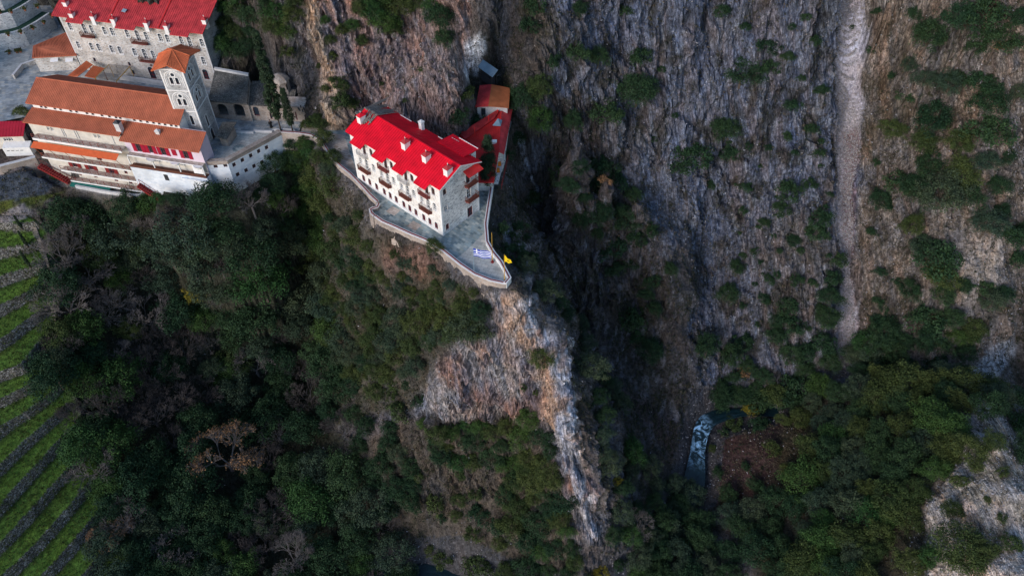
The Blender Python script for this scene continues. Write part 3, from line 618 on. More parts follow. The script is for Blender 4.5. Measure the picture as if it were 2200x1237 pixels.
for q in ((-.02, .33, -.02, .01), (LB-.33, LB+.03, -.02, .33), (LB-.01, LB+.03, WB-.4, WB+.02)): tr = MB(); tr.box(*q, 0, HB-.02); tr.build('corner_trim', M['white_trim'], hb)
for c, z, w_, h_ in ops:
    low = z < 3
    put_window(hb, (0, 0), X2, c, z, w_, h_, 'maroon' if low else ('white_trim' if z < 7 else 'brown_wood'), arch=True, surround='white_trim', name='balcony_door' if h_ > 1.8 else 'window')
for c, z, w_, h_ in gops: put_window(hb, (LB, 0), Y2, c, z, w_, h_, 'maroon' if z < 3 else ('white_trim' if 5 < z < 6.5 else 'brown_wood'), surround='pale_trim', name='balcony_door' if h_ > 1.8 and z > 3 else ('entrance_door' if h_ > 1.8 else 'window'))
for i in (1, 4, 7, 10):
    if i != 1: put_balcony(hb, (0, 0), X2, wx[i]-.4, 4.3, 2.5, .85)
    else: put_balcony(hb, (0, 0), X2, wx[i]-.5, 4.3, 2.7, .85)
    put_balcony(hb, (0, 0), X2, wx[i]-.4, 7.75, 2.3, .8, slab='plaster' if i in (1, 7) else 'balcony_red', rail='balcony_red' if i not in (1, 7) else 'pale_trim')
put_balcony(hb, (LB, 0), Y2, 7.1, 7.8, 2.6, 1.0); put_balcony(hb, (LB, 0), Y2, 7.1, 4.4, 2.6, 1.0)
sl = .43
zr = lambda y: 13.3-abs(y-4.63)*sl
rf = MB()
xa, xb = -.7, LB+.55
rf.slab((xa, 4.63, 13.3), (xb, 4.63, 13.3), (xb, -.35, zr(-.35)), (xa, -.35, zr(-.35)), .12)
rf.slab((xb, 4.63, 13.3), (xa, 4.63, 13.3), (xa, 9.7, zr(9.7)), (xb, 9.7, zr(9.7)), .12)
rf.ribs((xa, 4.63, 13.3), (xb, 4.63, 13.3), (xb, -.35, zr(-.35)), (xa, -.35, zr(-.35)), .5, .10, .09)
rf.ribs((xb, 4.63, 13.3), (xa, 4.63, 13.3), (xa, 9.7, zr(9.7)), (xb, 9.7, zr(9.7)), .5, .10, .09)
for a, b_ in ((1.8, 4.65), (7.5, 10.3), (12.7, 15.35), (18.05, 20.8)):
    rf.slab((a, -.352, zr(-.352)+.0), (b_, -.352, zr(-.352)), (b_, -1.55, zr(-1.55)), (a, -1.55, zr(-1.55)), .12)
    rf.ribs((a, -.352, zr(-.352)), (b_, -.352, zr(-.352)), (b_, -1.55, zr(-1.55)), (a, -1.55, zr(-1.55)), .5, .10, .09)
rf.slab((20.9, 7.7, zr(7.7)+.1), (14.7, 7.7, zr(7.7)+.1), (14.7, 11.5, 11.55), (20.9, 11.5, 11.55), .12); rf.ribs((20.9, 7.7, zr(7.7)+.1), (14.7, 7.7, zr(7.7)+.1), (14.7, 11.5, 11.55), (20.9, 11.5, 11.55), .5, .10, .09)
rf.box(xa, xb, 4.5, 4.76, 13.28, 13.40)
roof = rf.build('roof', M['bright_red'], hb)
for (x0, y0, x1, y1) in ((3.3, 9.3, 6.2, 9.3), (13.0, 9.35, 14.5, 9.35), (14.9, 9.9, 17.5, 9.9), (15.1, 10.5, 17.0, 10.5), (16.2, 11.35, 20.8, 11.35)):
    z = zr(9.3)+.12 if y0 < 9.5 else 11.65
    fl = MB(); fl.box(x0, x1, y0, y0+.1, z-.1, z+.04); fl.build('snow_guard', M['white_trim'], roof)
gv = MB(); gv.slab((xb+.01, 4.63, 13.31), (xb+.09, 4.63, 13.31), (xb+.09, -.37, zr(-.37)+.02), (xb+.01, -.37, zr(-.37)+.02), .2); gv.slab((xb+.09, 4.64, 13.31), (xb+.01, 4.64, 13.31), (xb+.01, 9.7, zr(9.7)+.02), (xb+.09, 9.7, zr(9.7)+.02), .2); gv.build('verge_board', M['white_trim'], roof)
cn = MB(); cn.slab((LB+.02, 5.7, 11.1), (LB+.02, 9.1, 10.9), (LB+1.5, 9.15, 10.35), (LB+1.5, 5.6, 10.55), .08); cn.ribs((LB+.02, 5.7, 11.1), (LB+.02, 9.1, 10.9), (LB+1.5, 9.15, 10.35), (LB+1.5, 5.6, 10.55), .35, .05, .04); cn.build('canopy', M['annex_red'], hb)
for x, y in ((.6, 2.6), (12.0, 2.7), (17.15, 2.65), (22.3, 2.6)):
    put_chimney(hb, x, y, zr(y), .95, 1.25, 1.25, cap='bright_red' if x < 1 else 'worn_red')
put_chimney(hb, 9.4, 8.9, zr(8.9), .7, .7, 1.7, cap='pale_trim', finial=False)
# holes and drain spouts in the façade
pl = empty('timber_stack', 'weathered grey poles lying across the far corner of the bright red roof', 'timber', hb.location, hb.rotation_euler[2])
pm = MB()
for i in range(34):
    back = i < 22
    if back:
        x = -.9+3.6*i/22+random.uniform(-.1, .1); y0, y1 = 4.4+random.uniform(0, .6), 9.9+random.uniform(-1.2, .4)
        z0, z1 = zr(y0)+.2, zr(y1)+.2
    else:
        x = .9+1.9*(i-22)/12; y1, y0 = 4.8, 2.0+random.uniform(-.3, 1.0)+(x-.9)*.5; z0, z1 = zr(y0)+.2, zr(y1)+.35
    k = random.uniform(-.5, .3); pm.tube((x, y0, z0), (x+k*1.6, y1, z1+random.uniform(-.05, .25)), .12, .06, 5)
bp = pm.build('pole_layer', M['wood_plank'], pl)
for i in range(3):
    q = MB(); q.tube((-1.0-.25*i, 3.0, zr(3)+.3), (-1.5-.2*i, 10.4+.3*i, zr(10)+.9), .12, .08, 6); q.build('beam', M['wood_plank'], pl)
# ================================================================ yard, parapet, flags
def sheet(nm, poly, z, mat, kind='structure', bev=None):
    s = MB(); s.face([(p[0], p[1], z) for p in poly]); o = s.build(nm, mat)
    me_ = o.data
    if me_.polygons[0].normal.z < 0: me_.flip_normals()
    return tag(o, kind=kind)
W2 = lambda L_, z=0: [tuple(at(a, b, z))[:2] for a, b in L_]
sheet('terrace_paving', PLATW, 0.0, M['paving'])
sheet('terrace_paving', W2([(925, 527), (952, 545), (987, 573), (1018, 594), (1053, 608), (1085, 613), (1095, 602), (1076, 568), (1058, 546), (1046, 524), (1041, 500), (1000, 540), (980, 555)], .006), .006, M['paving_pale'])
sheet('path', W2([(642, 291), (690, 310), (714, 347), (751, 380), (790, 420), (800, 410), (768, 372), (752, 330), (740, 290), (700, 285), (655, 262)], .006), .006, M['path'])
for c in ((845, 453), (890, 485)):
    p = at(*c, .012); s = MB(); a = hb.rotation_euler[2]+.1; u = Vector((math.cos(a), math.sin(a), 0)); v_ = Vector((-u.y, u.x, 0))
    s.face([p-u*1.0-v_*.9, p+u*1.0-v_*.9, p+u*1.0+v_*.9, p-u*1.0+v_*.9]); o = s.build('paving_slab', M['path']); tag(o, kind='structure')
def run_wall(name, label, cat, line, z0, z1, th, mat, cap=None, capz=.08, group=None, stripe=None, batter=0):
    """wall along a line of world points, thickness to the left of the line"""
    P = [Vector((p[0], p[1], 0)) for p in line]; n = len(P); nr = []
    for i in range(n):
        d = (P[min(i+1, n-1)]-P[max(i-1, 0)]).normalized(); nr.append(Vector((-d.y, d.x, 0)))
    root = empty(name, label, cat, (P[0].x, P[0].y, z0), 0, group); o0 = Vector((P[0].x, P[0].y, z0))
    mb = MB(); cm = MB(); st = MB()
    for i in range(n-1):
        a, b_, na, nb = P[i], P[i+1], nr[i], nr[i+1]
        Z_ = lambda p, z: p+Vector((0, 0, z))-o0
        mb.hexa([Z_(a-na*batter, z0), Z_(b_-nb*batter, z0), Z_(b_+nb*th, z0), Z_(a+na*th, z0)], [Z_(a, z1), Z_(b_, z1), Z_(b_+nb*th, z1), Z_(a+na*th, z1)])
        if cap: cm.hexa([Z_(a-na*.07, z1+.002), Z_(b_-nb*.07, z1+.002), Z_(b_+nb*(th+.07), z1+.002), Z_(a+na*(th+.07), z1+.002)], [Z_(a-na*.07, z1+capz), Z_(b_-nb*.07, z1+capz), Z_(b_+nb*(th+.07), z1+capz), Z_(a+na*(th+.07), z1+capz)])
        if stripe: st.hexa([Z_(a+na*th*.38, z1+capz+.003), Z_(b_+nb*th*.38, z1+capz+.003), Z_(b_+nb*th*.8, z1+capz+.003), Z_(a+na*th*.8, z1+capz+.003)], [Z_(a+na*th*.38, z1+capz+.07), Z_(b_+nb*th*.38, z1+capz+.07), Z_(b_+nb*th*.8, z1+capz+.07), Z_(a+na*th*.8, z1+capz+.07)])
    mb.build('wall', M[mat], root)
    if cap: cm.build('coping', M[cap], root)
    if stripe: st.build('tile_strip', M[stripe], root)
    return root
run_wall('parapet_wall', 'rubble parapet with maroon coping beside the warm path left of the white guesthouse', 'wall', W2([(606, 291), (640, 293), (668, 297), (690, 309), (712, 346), (730, 363), (751, 380), (775, 405), (793, 425), (810, 441)]), -3.2, .7, .5, 'rose_stone', 'pale_trim', .08, None, 'balcony_red', .4)
run_wall('parapet_wall', 'small curved bay of pale parapet where the path meets the paved yard', 'wall', W2([(812, 443), (809, 450), (800, 452), (794, 456), (796, 464), (803, 471)]), -3.0, .7, .5, 'rose_stone', 'pale_trim', .08, None, 'balcony_red', .3)
run_wall('parapet_wall', 'long pale parapet with maroon strip along the front edge of the paved yard above the wooded slope', 'wall', W2([(805, 472), (820, 483), (848, 495), (883, 511), (918, 525), (952, 547), (987, 575), (1018, 596), (1053, 610), (1086, 617)]), -3.6, .7, .55, 'rose_stone', 'white_trim', .08, None, 'balcony_red', .35)
run_wall('parapet_wall', 'white parapet along the gorge edge of the paved yard, from the pointed tip to the cypress', 'wall', W2([(1088, 617), (1098, 604), (1079, 568), (1062, 547), (1050, 526), (1047, 488), (1052, 453), (1059, 408)]), -3.6, .85, .5, 'white_wall', 'white_trim', .08, None, 'balcony_red', .25)
def flagpole(px, py, hgt, mat, label):
    p = at(px, py, 0); r = empty('flagpole', label, 'flagpole', p); a = MB(); a.tube((0, 0, .6), (0, 0, hgt), .07, .035, 8); a.build('pole', M[mat], r)
    a = MB(); a.tube((0, 0, 0), (0, 0, .6), .13, .12, 8); a.tube((0, 0, 0), (0, 0, .1), .3, .28, 8); a.build('base', M['maroon'], r); return p
pf = flagpole(1019, 587, 6.0, 'blue_tin', 'slim blue-grey flagpole flying the blue and white striped flag'); 
flagpole(1058, 563, 7.0, 'yellow_paint', 'bare yellow flagpole standing by the white gorge-side parapet')
py_ = flagpole(1084, 606, 6.6, 'yellow_paint', 'yellow flagpole at the pointed tip of the yard, flying a small yellow flag')
m, t, b = newmat('striped_flag', .8)
uvn = node(t, 'ShaderNodeUVMap'); sp = node(t, 'ShaderNodeSeparateXYZ'); t.links.new(uvn.outputs[0], sp.inputs[0])
def mth(op, a, b_=0):
    n = node(t, 'ShaderNodeMath', operation=op)
    for i, v_ in enumerate((a, b_)):
        if isinstance(v_, (int, float)): n.inputs[i].default_value = v_
        else: t.links.new(v_, n.inputs[i])
    return n.outputs[0]
U_, V_ = sp.outputs[0], sp.outputs[1]
str_ = mth('MODULO', mth('FLOOR', mth('MULTIPLY', V_, 8.999)), 2)          # 0 = blue, 1 = white
canton = mth('MULTIPLY', mth('LESS_THAN', U_, .37), mth('GREATER_THAN', V_, 4/9))
cu = mth('LESS_THAN', mth('ABSOLUTE', mth('SUBTRACT', U_, .185)), .037); cv = mth('LESS_THAN', mth('ABSOLUTE', mth('SUBTRACT', V_, 13/18)), .056)
cross = mth('MAXIMUM', cu, cv)
whi = mth('ADD', mth('MULTIPLY', canton, cross), mth('MULTIPLY', mth('SUBTRACT', 1, canton), str_))
t.links.new(mixc(t, (.004, .035, .42), (.70, .74, .82), whi), b.inputs['Base Color']); M['flag_blue'] = m
m, t, b = newmat('yellow_flag', .8)
uvn = node(t, 'ShaderNodeUVMap'); mp = node(t, 'ShaderNodeMapping'); mp.inputs['Location'].default_value = (-.45, -.5, 0); t.links.new(uvn.outputs[0], mp.inputs[0])
nz_ = noise(t, mp.outputs[0], 9, 3); ln = node(t, 'ShaderNodeVectorMath', operation='LENGTH'); t.links.new(mp.outputs[0], ln.inputs[0])
ad = node(t, 'ShaderNodeMath', operation='ADD'); t.links.new(ln.outputs['Value'], ad.inputs[0]); t.links.new(nz_, ad.inputs[1])
t.links.new(ramp(t, ad.outputs[0], [(.60, (.03, .02, .01)), (.64, (.75, .52, .01))]), b.inputs['Base Color']); M['flag_yellow'] = m
def flag(name, label, p, ztop, wd, ht, mat, droop, ang, taper=1.0):
    nx_, nz__ = 24, 12; vs_, fs_, uv = [], [], []
    for j in range(nz__+1):
        for i in range(nx_+1):
            u, v_ = i/nx_, j/nz__; hh = ht*(1-(1-taper)*u)
            wv = .16*math.sin(u*9+v_*1.4)*u**.5
            vs_.append((u*wd*math.cos(ang)-wv*math.sin(ang)+.05, u*wd*math.sin(ang)+wv*math.cos(ang), ztop-ht/2*0-(1-v_)*hh-droop*u+.10*math.sin(u*7)*u)); uv.append((u, v_))
    for j in range(nz__):
        for i in range(nx_): a = j*(nx_+1)+i; fs_.append((a, a+1, a+nx_+2, a+nx_+1))
    me_ = bpy.data.meshes.new(name); me_.from_pydata(vs_, [], fs_); ul = me_.uv_layers.new(name='UVMap')
    for l in me_.loops: ul.data[l.index].uv = uv[l.vertex_index]
    me_.materials.append(M[mat]); me_.polygons.foreach_set('use_smooth', [True]*len(fs_))
    o = link(name, me_, None, p); tag(o, label, 'flag'); return o
flag('flag', 'blue and white striped flag with a white cross, waving over the yard tip', pf, 5.9, 2.9, 1.75, 'flag_blue', .35, R(-8))
flag('flag', 'small yellow flag with a dark emblem, drooping from its pole at the yard tip', py_, 6.4, 1.3, 1.5, 'flag_yellow', .9, R(-25), .3)
# ================================================================ red roofed annex behind the guesthouse
def proof(root, quads, t_, mat, step=.45, nm='roof', rw=.06, rh=.045):
    """roof planes given in world points relative to the root"""
    mb = MB(); o0 = root.location
    for q in quads:
        A, B_, C_, D = [Vector(p)-o0 for p in q]; mb.slab(A, B_, C_, D, t_); mb.ribs(A, B_, C_, D, step, rw, rh)
    return mb.build(nm, M[mat], root)
an = empty('annex', 'low annex with a large faded red roof behind the white guesthouse, beside the cypress', 'building', at(1026, 388, 0))
R1, R2 = at(1078, 233, 4.6), at(1072, 326, 4.3)
proof(an, [(R1, at(1101, 235, 3.5), at(1083, 331, 3.1), R2), ], .15, 'worn_red', .5)
proof(an, [(at(983, 291, 2.7), R1, R2, at(1026, 345, 2.9)), (at(1026, 344, 2.9), R2, at(1061, 392, 3.5), at(1026, 392, 2.8))], .15, 'annex_red', .6)
proof(an, [(at(986, 287, 3.0), at(1076, 231, 4.85), at(1062, 254, 4.6), at(1000, 299, 3.1))], .1, 'worn_red', .5, 'upper_roof')
mb = MB(); o0 = an.location
fp = [at(988, 292, 2.5), at(1027, 340, 2.5), at(1028, 388, 2.5), at(1058, 388, 2.5), at(1070, 330, 2.5), at(1081, 328, 2.5), at(1096, 240, 2.5), at(1078, 237, 2.5)]
mb.prism([(p.x-o0.x, p.y-o0.y) for p in fp], -1, 2.75); mb.build('wall', M['pale_wall'], an)
mb = MB(); q = at(1069, 265, 4.6)-o0
mb.face([q+Vector((-1.0, -.9, .1)), q+Vector((.6, -1.1, .1)), q+Vector((.1, .3, .95))]); mb.face([q+Vector((.6, -1.1, .1)), q+Vector((.9, .8, .1)), q+Vector((.1, .3, .95))]); mb.face([q+Vector((.9, .8, .1)), q+Vector((-1.0, -.9, .1)), q+Vector((.1, .3, .95))]); mb.build('skylight', M['blue_tin'], an)
for px, py, z in ((1062, 308, 3.9), ):
    q = at(px, py, z)-o0; s = MB(); s.box(-.45, .45, -.35, .35, -1, .5); s.box(-.5, .5, -.4, .4, .5, .58); o = s.build('chimney', M['white_trim'], an); o.location = q
q = at(1046, 300, 3.9)-o0; s = MB(); s.box(-.5, .5, -.5, .5, -1, .55); o = s.build('chimney', M['dark_tin'], an); o.location = q; s = MB(); s.tube((0, -.1, .55), (.5, -.2, .95), .22, .2, 8); s.build('cowl', M['white_trim'], o)
for px, py in ((1020, 285), (1050, 260), (1069, 247)):
    q = at(px, py, 4.2)-o0; s = MB(); s.tube(q+Vector((0, 0, -1)), q+Vector((0, 0, 1.1)), .09, .09, 7); s.tube(q+Vector((0, 0, 1.1)), q+Vector((0, 0, 1.25)), .16, .05, 7); s.build('vent_pipe', M['annex_red'], an)
mb = MB(); a, b_ = at(1074, 331, 2.6), at(1064, 400, 2.2)
cz = [at(1066, 398, .9), at(1080, 336, .9)]
rr = MB(); 
for i in range(9):
    p = cz[0].lerp(cz[1], i/8); rr.tube(p-o0+Vector((1.0, 0, -.9)), p-o0+Vector((1.0, 0, .3)), .05, .05, 5)
rr.tube(cz[0]-o0+Vector((1, 0, .3)), cz[1]-o0+Vector((1, 0, .3)), .06, .06, 5); rr.tube(cz[0]-o0+Vector((1, 0, -.3)), cz[1]-o0+Vector((1, 0, -.3)), .04, .04, 5); rr.build('railing', M['maroon'], an)
s = MB(); pts_ = [at(1058, 394, .0), at(1070, 394, .0), at(1086, 332, .0), at(1074, 330, .0)]; s.prism([(p.x-o0.x, p.y-o0.y) for p in pts_], -1.5, -.02); s.build('deck', M['pale_wall'], an)
cb = MB(); cb.box(-.28, .28, -.4, .4, 0, .5); cb.box(-.31, .31, -.43, .43, .42, .48); cb.box(-.31, .31, -.43, .43, .02, .08); cbm = cb.mesh('orange_crate', M['tile_bright'])
m, t, b = newmat('orange_plastic', .5); b.inputs['Base Color'].default_value = (.75, .22, .02, 1); M['orange_plastic'] = m; cbm.materials.clear(); cbm.materials.append(m)
for i, (px, py) in enumerate(((1075, 340), (1074, 347), (1073, 354), (1070, 368))):
    o = link('orange_crate', cbm, None, at(px, py, .02), R(8)); tag(o, ['orange crate nearest the annex roof end in the row on the narrow deck', 'second orange crate from the annex roof in the row on the narrow deck', 'third orange crate from the annex roof on the narrow deck', 'lone orange crate nearest the cypress on the narrow deck'][i], 'crate', 'orange crates on the deck beside the annex')
# hut above the annex
hu = empty('hut', 'small hut with half crimson, half faded orange roof above the red annex', 'hut', at(1025, 249, 3.2))
A1, A2, A3, A4 = at(1031, 184, 6.0), at(1056, 182, 6.9), at(1049, 228, 6.6), at(1021, 230, 5.7)
proof(hu, [(A2, A3, A4, A1)], .12, 'worn_red', .4)
proof(hu, [(A3, A2, at(1096, 190, 6.0), at(1093, 232, 5.7))], .12, 'orange_tin', .4, 'side_roof')
o0 = hu.location; s = MB(); f4 = [at(1025, 229, 5.5), at(1090, 230, 5.5), at(1093, 194, 5.7), at(1035, 186, 5.7)]; s.prism([(p.x-o0.x, p.y-o0.y) for p in f4], -1, 2.2); s.build('wall', M['pale_trim'], hu)
c0, c1 = f4[0], f4[1]; axh = (c1-c0).normalized(); 
put_window(hu, (c0.x-o0.x+.0, c0.y-o0.y-.25), (axh.x, axh.y), 1.2, 1.2, .8, 1.5, 'dark_tin', name='door')
sh = empty('shed', 'tiny open shed with a blue-grey tin roof tucked under the white rock patch', 'shed', at(1047, 172, 6.5))
q = [at(1037.6, 128.5, 9.4), at(1070, 150.5, 9.4), at(1058, 166, 8.8), at(1027, 144, 8.8)]; proof(sh, [q], .1, 'blue_tin', .5)
s = MB(); o0 = sh.location
for p in q: d = (sum(q, Vector())/4-p)*.14; s.tube(Vector((p.x+d.x, p.y+d.y, 5.8))-o0, Vector((p.x+d.x, p.y+d.y, p.z-.1))-o0, .07, .07, 6)
s.build('post', M['dark_tin'], sh); s = MB(); cc = sum(q, Vector())/4; s.hexa([Vector((p.x, p.y, 6.0))*1-o0 for p in [cc+(k-cc)*.7 for k in reversed(q)]], [Vector((p.x, p.y, 7.6))-o0 for p in [cc+(k-cc)*.7 for k in reversed(q)]]); s.build('wall', M['dark_tin'], sh)
# ================================================================ long church hall with terracotta roofs
CH_R = math.atan2(-7.6, 34.2)
ch = empty('church', 'long church with terracotta roofs, clerestory and galleried white front below the bell tower', 'church', (-94.2, 127.6, 0), CH_R)
def cw(nm, mat, f, par=ch): s = MB(); f(s); return s.build(nm, M[mat], par)
upw = [(4.1, 3.7, .55, .9), (4.9, 3.7, .55, .9), (14.2, 3.6, .55, .9), (15.0, 3.6, .55, .9)]
l3 = [(6.0, -4.55, 1.0, 1.9), (9.6, -4.6, 1.0, 1.9), (14.2, -4.7, 1.0, 1.9), (17.4, -4.75, .7, .9)]
l4 = [(6.0, -7.1, .8, 1.1), (9.6, -7.1, .8, 1.1), (14.2, -7.2, .8, 1.1), (17.4, -7.25, .8, 1.1)]
l2 = [(12.6, -1.8, 1.1, 1.6)]
def fl_(s): wall_plane(s, (0, 0), X2, 20.2, -9.3, 4.75, upw+l3+l4+l2)
cw('front_wall', 'plaster', fl_)
pk = [(22.95, 2.25, 1.0, 1.9), (25.5, 2.3, .8, 1.7), (28.15, 2.3, 1.0, 1.9), (32.9, 2.3, 1.0, 1.9)]
gal = [(26.0, -.4, 1.3, .6), (28.3, -.4, .9, .35), (31.3, -.4, 1.2, .6)]
cw('pink_wall', 'pink_plaster', lambda s: wall_plane(s, (20.2, 0), X2, 16.2, .9, 4.3, [(c-20.2, z, w_, h_) for c, z, w_, h_ in pk]))
cw('gallery_wall', 'plaster', lambda s: wall_plane(s, (20.2, 0), X2, 16.2, -2.2, .9, [(c-20.2, z, w_, h_) for c, z, w_, h_ in gal]))
cw('side_wall', 'pink_plaster', lambda s: (s.face([(36.4, 0, -2), (36.4, 3.3, -2), (36.4, 3.3, 5.75), (36.4, 0, 4.3)]), s.face([(36.4, 3.3, -2), (20, 3.3, -2), (20, 3.3, 5.9), (36.4, 3.3, 5.9)])))
cw('nave_wall', 'white_trim', lambda s: (s.box(0, 31.3, 3.0, 12.4, -.3, 7.05), s.hexa([(0, 3.0, 7.05), (31.2, 3.0, 7.05), (31.2, 12.4, 7.05), (0, 12.4, 7.05)], [(0, 7.4, 9.3), (31.2, 7.4, 9.3), (31.2, 7.6, 9.3), (0, 7.6, 9.3)])))
cw('left_wall', 'plaster', lambda s: s.face([(0, 12.4, -9.3), (0, 0, -9.3), (0, 0, 4.7), (0, 3.0, 5.7), (0, 12.4, 5.7)]))
cw('undercroft', 'blue_white', lambda s: s.box(20.25, 36.6, -1.3, -.004, -8.4, -1.9))
cw('undercroft_end', 'blue_white', lambda s: s.box(31.3, 36.9, -1.7, -1.304, -8.2, -2.3))
cw('gallery_deck', 'brown_wood', lambda s: s.box(20.3, 36.5, -1.25, -.02, -1.895, -1.8))
cw('gallery_parapet', 'brown_wood', lambda s: s.box(20.3, 36.5, -1.29, -1.15, -1.79, -1.25))
for x in (20.5, 25.7, 31.2, 36.3): cw('gallery_post', 'white_trim', lambda s: s.box(x, x+.18, -1.28, -1.1, -1.24, .7))
cw('curtain', 'cloth_white', lambda s: s.box(34.0, 36.0, -1.0, -.95, -1.2, .6))
def slits(s):
    for x in (33.6, 34.3, 35.0): s.box(x, x+.28, -1.72, -1.70, -4.9, -3.5)
for x in (33.4, 34.1, 34.8): cw('slit_window', 'dark_tin', lambda s: s.box(x, x+.25, -1.72, -1.703, -4.9, -3.5))
cw('vent_window', 'dark_tin', lambda s: s.box(27.1, 28.0, -1.32, -1.303, -4.0, -2.5))
for c, z, w_, h_ in upw: put_window(ch, (0, 0), X2, c, z, w_, h_, 'white_trim')
for c, z, w_, h_ in l3+l4+l2: put_window(ch, (0, 0), X2, c, z, w_, h_, 'maroon', name='window')
for c, z, w_, h_ in l3[:3]:
    for k in (-1, 1): cw('shutter', 'maroon', lambda s: s.hexa([(c+k*.95-.42, -.10, z-.95), (c+k*.95+.42, -.10, z-.95), (c+k*.95+.42, -.03, z-.95), (c+k*.95-.42, -.03, z-.95)], [(c+k*.95-.42, -.10, z+.95), (c+k*.95+.42, -.10, z+.95), (c+k*.95+.42, -.03, z+.95), (c+k*.95-.42, -.03, z+.95)]))
for c, z, w_, h_ in pk:
    put_window(ch, (0, 0), X2, c, z, w_, h_, 'brown_wood', name='balcony_door')
    for k in (-1, 1): cw('shutter', 'crimson_shutter', lambda s: s.box(c+k*(w_/2+.40)-.38, c+k*(w_/2+.40)+.38, -.09, -.02, z-.95, z+.95))
cw('shutter', 'crimson_shutter', lambda s: s.box(29.95, 30.9, -.09, -.02, 1.7, 3.1))
for c, z, w_, h_ in gal: put_window(ch, (0, 0), X2, c, z, w_, h_, 'white_trim')
for x in (7.0, 7.4, 9.8, 10.3, 17.9): cw('pilaster', 'pale_trim', lambda s: s.box(x, x+.12, -.12, -.004, 2.3, 4.6))
# balcony slabs, white fronts, rails
def deck(x0, x1, z, dep, white=.32, rail=True, mat='balcony_red'):
    o = cw('balcony', 'path', lambda s: s.box(x0, x1, -dep, -.004, z-.14, z))
    s = MB(); s.box(x0-.02, x1+.02, -dep-.07, -dep-.003, z-white, z+.04); s.build('fascia', M['white_trim'], o)
    if rail:
        r = MB(); q = -dep+.05
        for zz_ in (.95, .5): r.box(x0, x1, q-.025, q+.025, z+zz_-.025, z+zz_+.025)
        n = int((x1-x0)/1.6)
        for i in range(n+1): x = x0+(x1-x0)*i/n; r.box(x-.035, x+.035, q-.035, q+.035, z, z+1.0)
        r.build('railing', M[mat], o)
    return o
deck(.9, 20.1, 2.1, 1.55, .45)
deck(.4, 20.0, -2.8, 1.3); deck(3.4, 20.3, -5.6, 1.3); deck(4.0, 20.3, -8.2, 1.3, .25)
deck(20.5, 36.3, .85, .95, .2, False)
cw('awning', 'awning', lambda s: s.slab((.9, -1.7, 1.45), (19.4, -1.7, 1.45), (19.2, -2.9, .75), (.7, -2.9, .75), .06))
for x in (1.2, 4.6, 8.0, 11.4, 15.0, 19.0): cw('awning_post', 'orange_tin', lambda s: s.tube((x, -2.75, .75), (x, -1.25, -2.7), .05, .05, 5))
cw('sunscreen', 'green_plastic', lambda s: s.slab((4.4, -1.4, -8.55), (13.3, -1.4, -8.55), (13.3, -2.3, -8.95), (4.4, -2.3, -8.95), .04))
for x in (25.5, 30.6, 35.4):
    def bulge(s):
        n = 8
        for j in range(4):
            a0, a1 = .95*math.cos(j*math.pi/8), .95*math.cos((j+1)*math.pi/8); z0, z1 = .8-.75*math.sin(j*math.pi/8), .8-.75*math.sin((j+1)*math.pi/8)
            for i in range(n):
                t0, t1 = math.pi*i/n, math.pi*(i+1)/n
                s.face([(x-a0*math.cos(t0), -.96-a0*math.sin(t0)*.75, z0), (x-a0*math.cos(t1), -.96-a0*math.sin(t1)*.75, z0), (x-a1*math.cos(t1), -.96-a1*math.sin(t1)*.75, z1), (x-a1*math.cos(t0), -.96-a1*math.sin(t0)*.75, z1)])
        s.face([(x-.95*math.cos(math.pi*i/n), -.96-.95*math.sin(math.pi*i/n)*.75, .86) for i in range(n+1)])
    cw('round_balcony', 'white_trim', bulge)
# roofs
def croof(nm, quads, mat='tile', rib=.36, par=ch, t_=.14):
    s = MB()
    for q in quads: s.slab(*q, t_); s.ribs(*q, rib, .16, .055)
    return s.build(nm, M[mat], par)
croof('main_roof', [((-.6, 7.5, 9.7), (31.7, 7.5, 9.7), (31.7, 2.5, 7.12), (-.9, 2.5, 7.12)), ((31.7, 7.5, 9.7), (-.6, 7.5, 9.7), (-.6, 12.8, 7.0), (31.7, 12.8, 7.0))])
cw('ridge_tiles', 'tile', lambda s: s.tube((-.62, 7.5, 9.72), (31.72, 7.5, 9.72), .15, .15, 8))
croof('aisle_roof', [((-.3, 3.02, 5.95), (20.1, 3.02, 5.95), (20.1, -.55, 4.88), (-.6, -.55, 4.88))])
croof('aisle_roof', [((20.1, 3.02, 5.93), (36.6, 3.02, 5.93), (36.6, -.95, 4.15), (20.1, -.95, 4.15))])
for x in (1.9, 2.85, 4.85, 6.1, 8.3, 9.55, 11.8, 13.05, 15.0, 16.6, 18.0, 18.9, 21.9, 23.2, 24.6, 25.9, 27.1, 28.3, 29.6, 30.6):
    o = cw('clerestory_window', 'pale_trim', lambda s: (s.box(x-.33, x+.33, 2.97, 2.998, 6.12, 6.92)))
    s = MB(); s.face([(x-.25, 2.96, 6.2), (x+.25, 2.96, 6.2), (x+.25, 2.96, 6.86), (x-.25, 2.96, 6.86)]); s.build('pane', M['glass'], o)
o = put_chimney(ch, 19.7, .9, 5.2, 1.0, 1.0, 1.9, mat='pale_trim', cap='dark_tin', finial=False)
put_chimney(ch, 27.3, 1.5, 5.4, .8, .5, .5, mat='pale_trim', cap='pale_trim', finial=False)
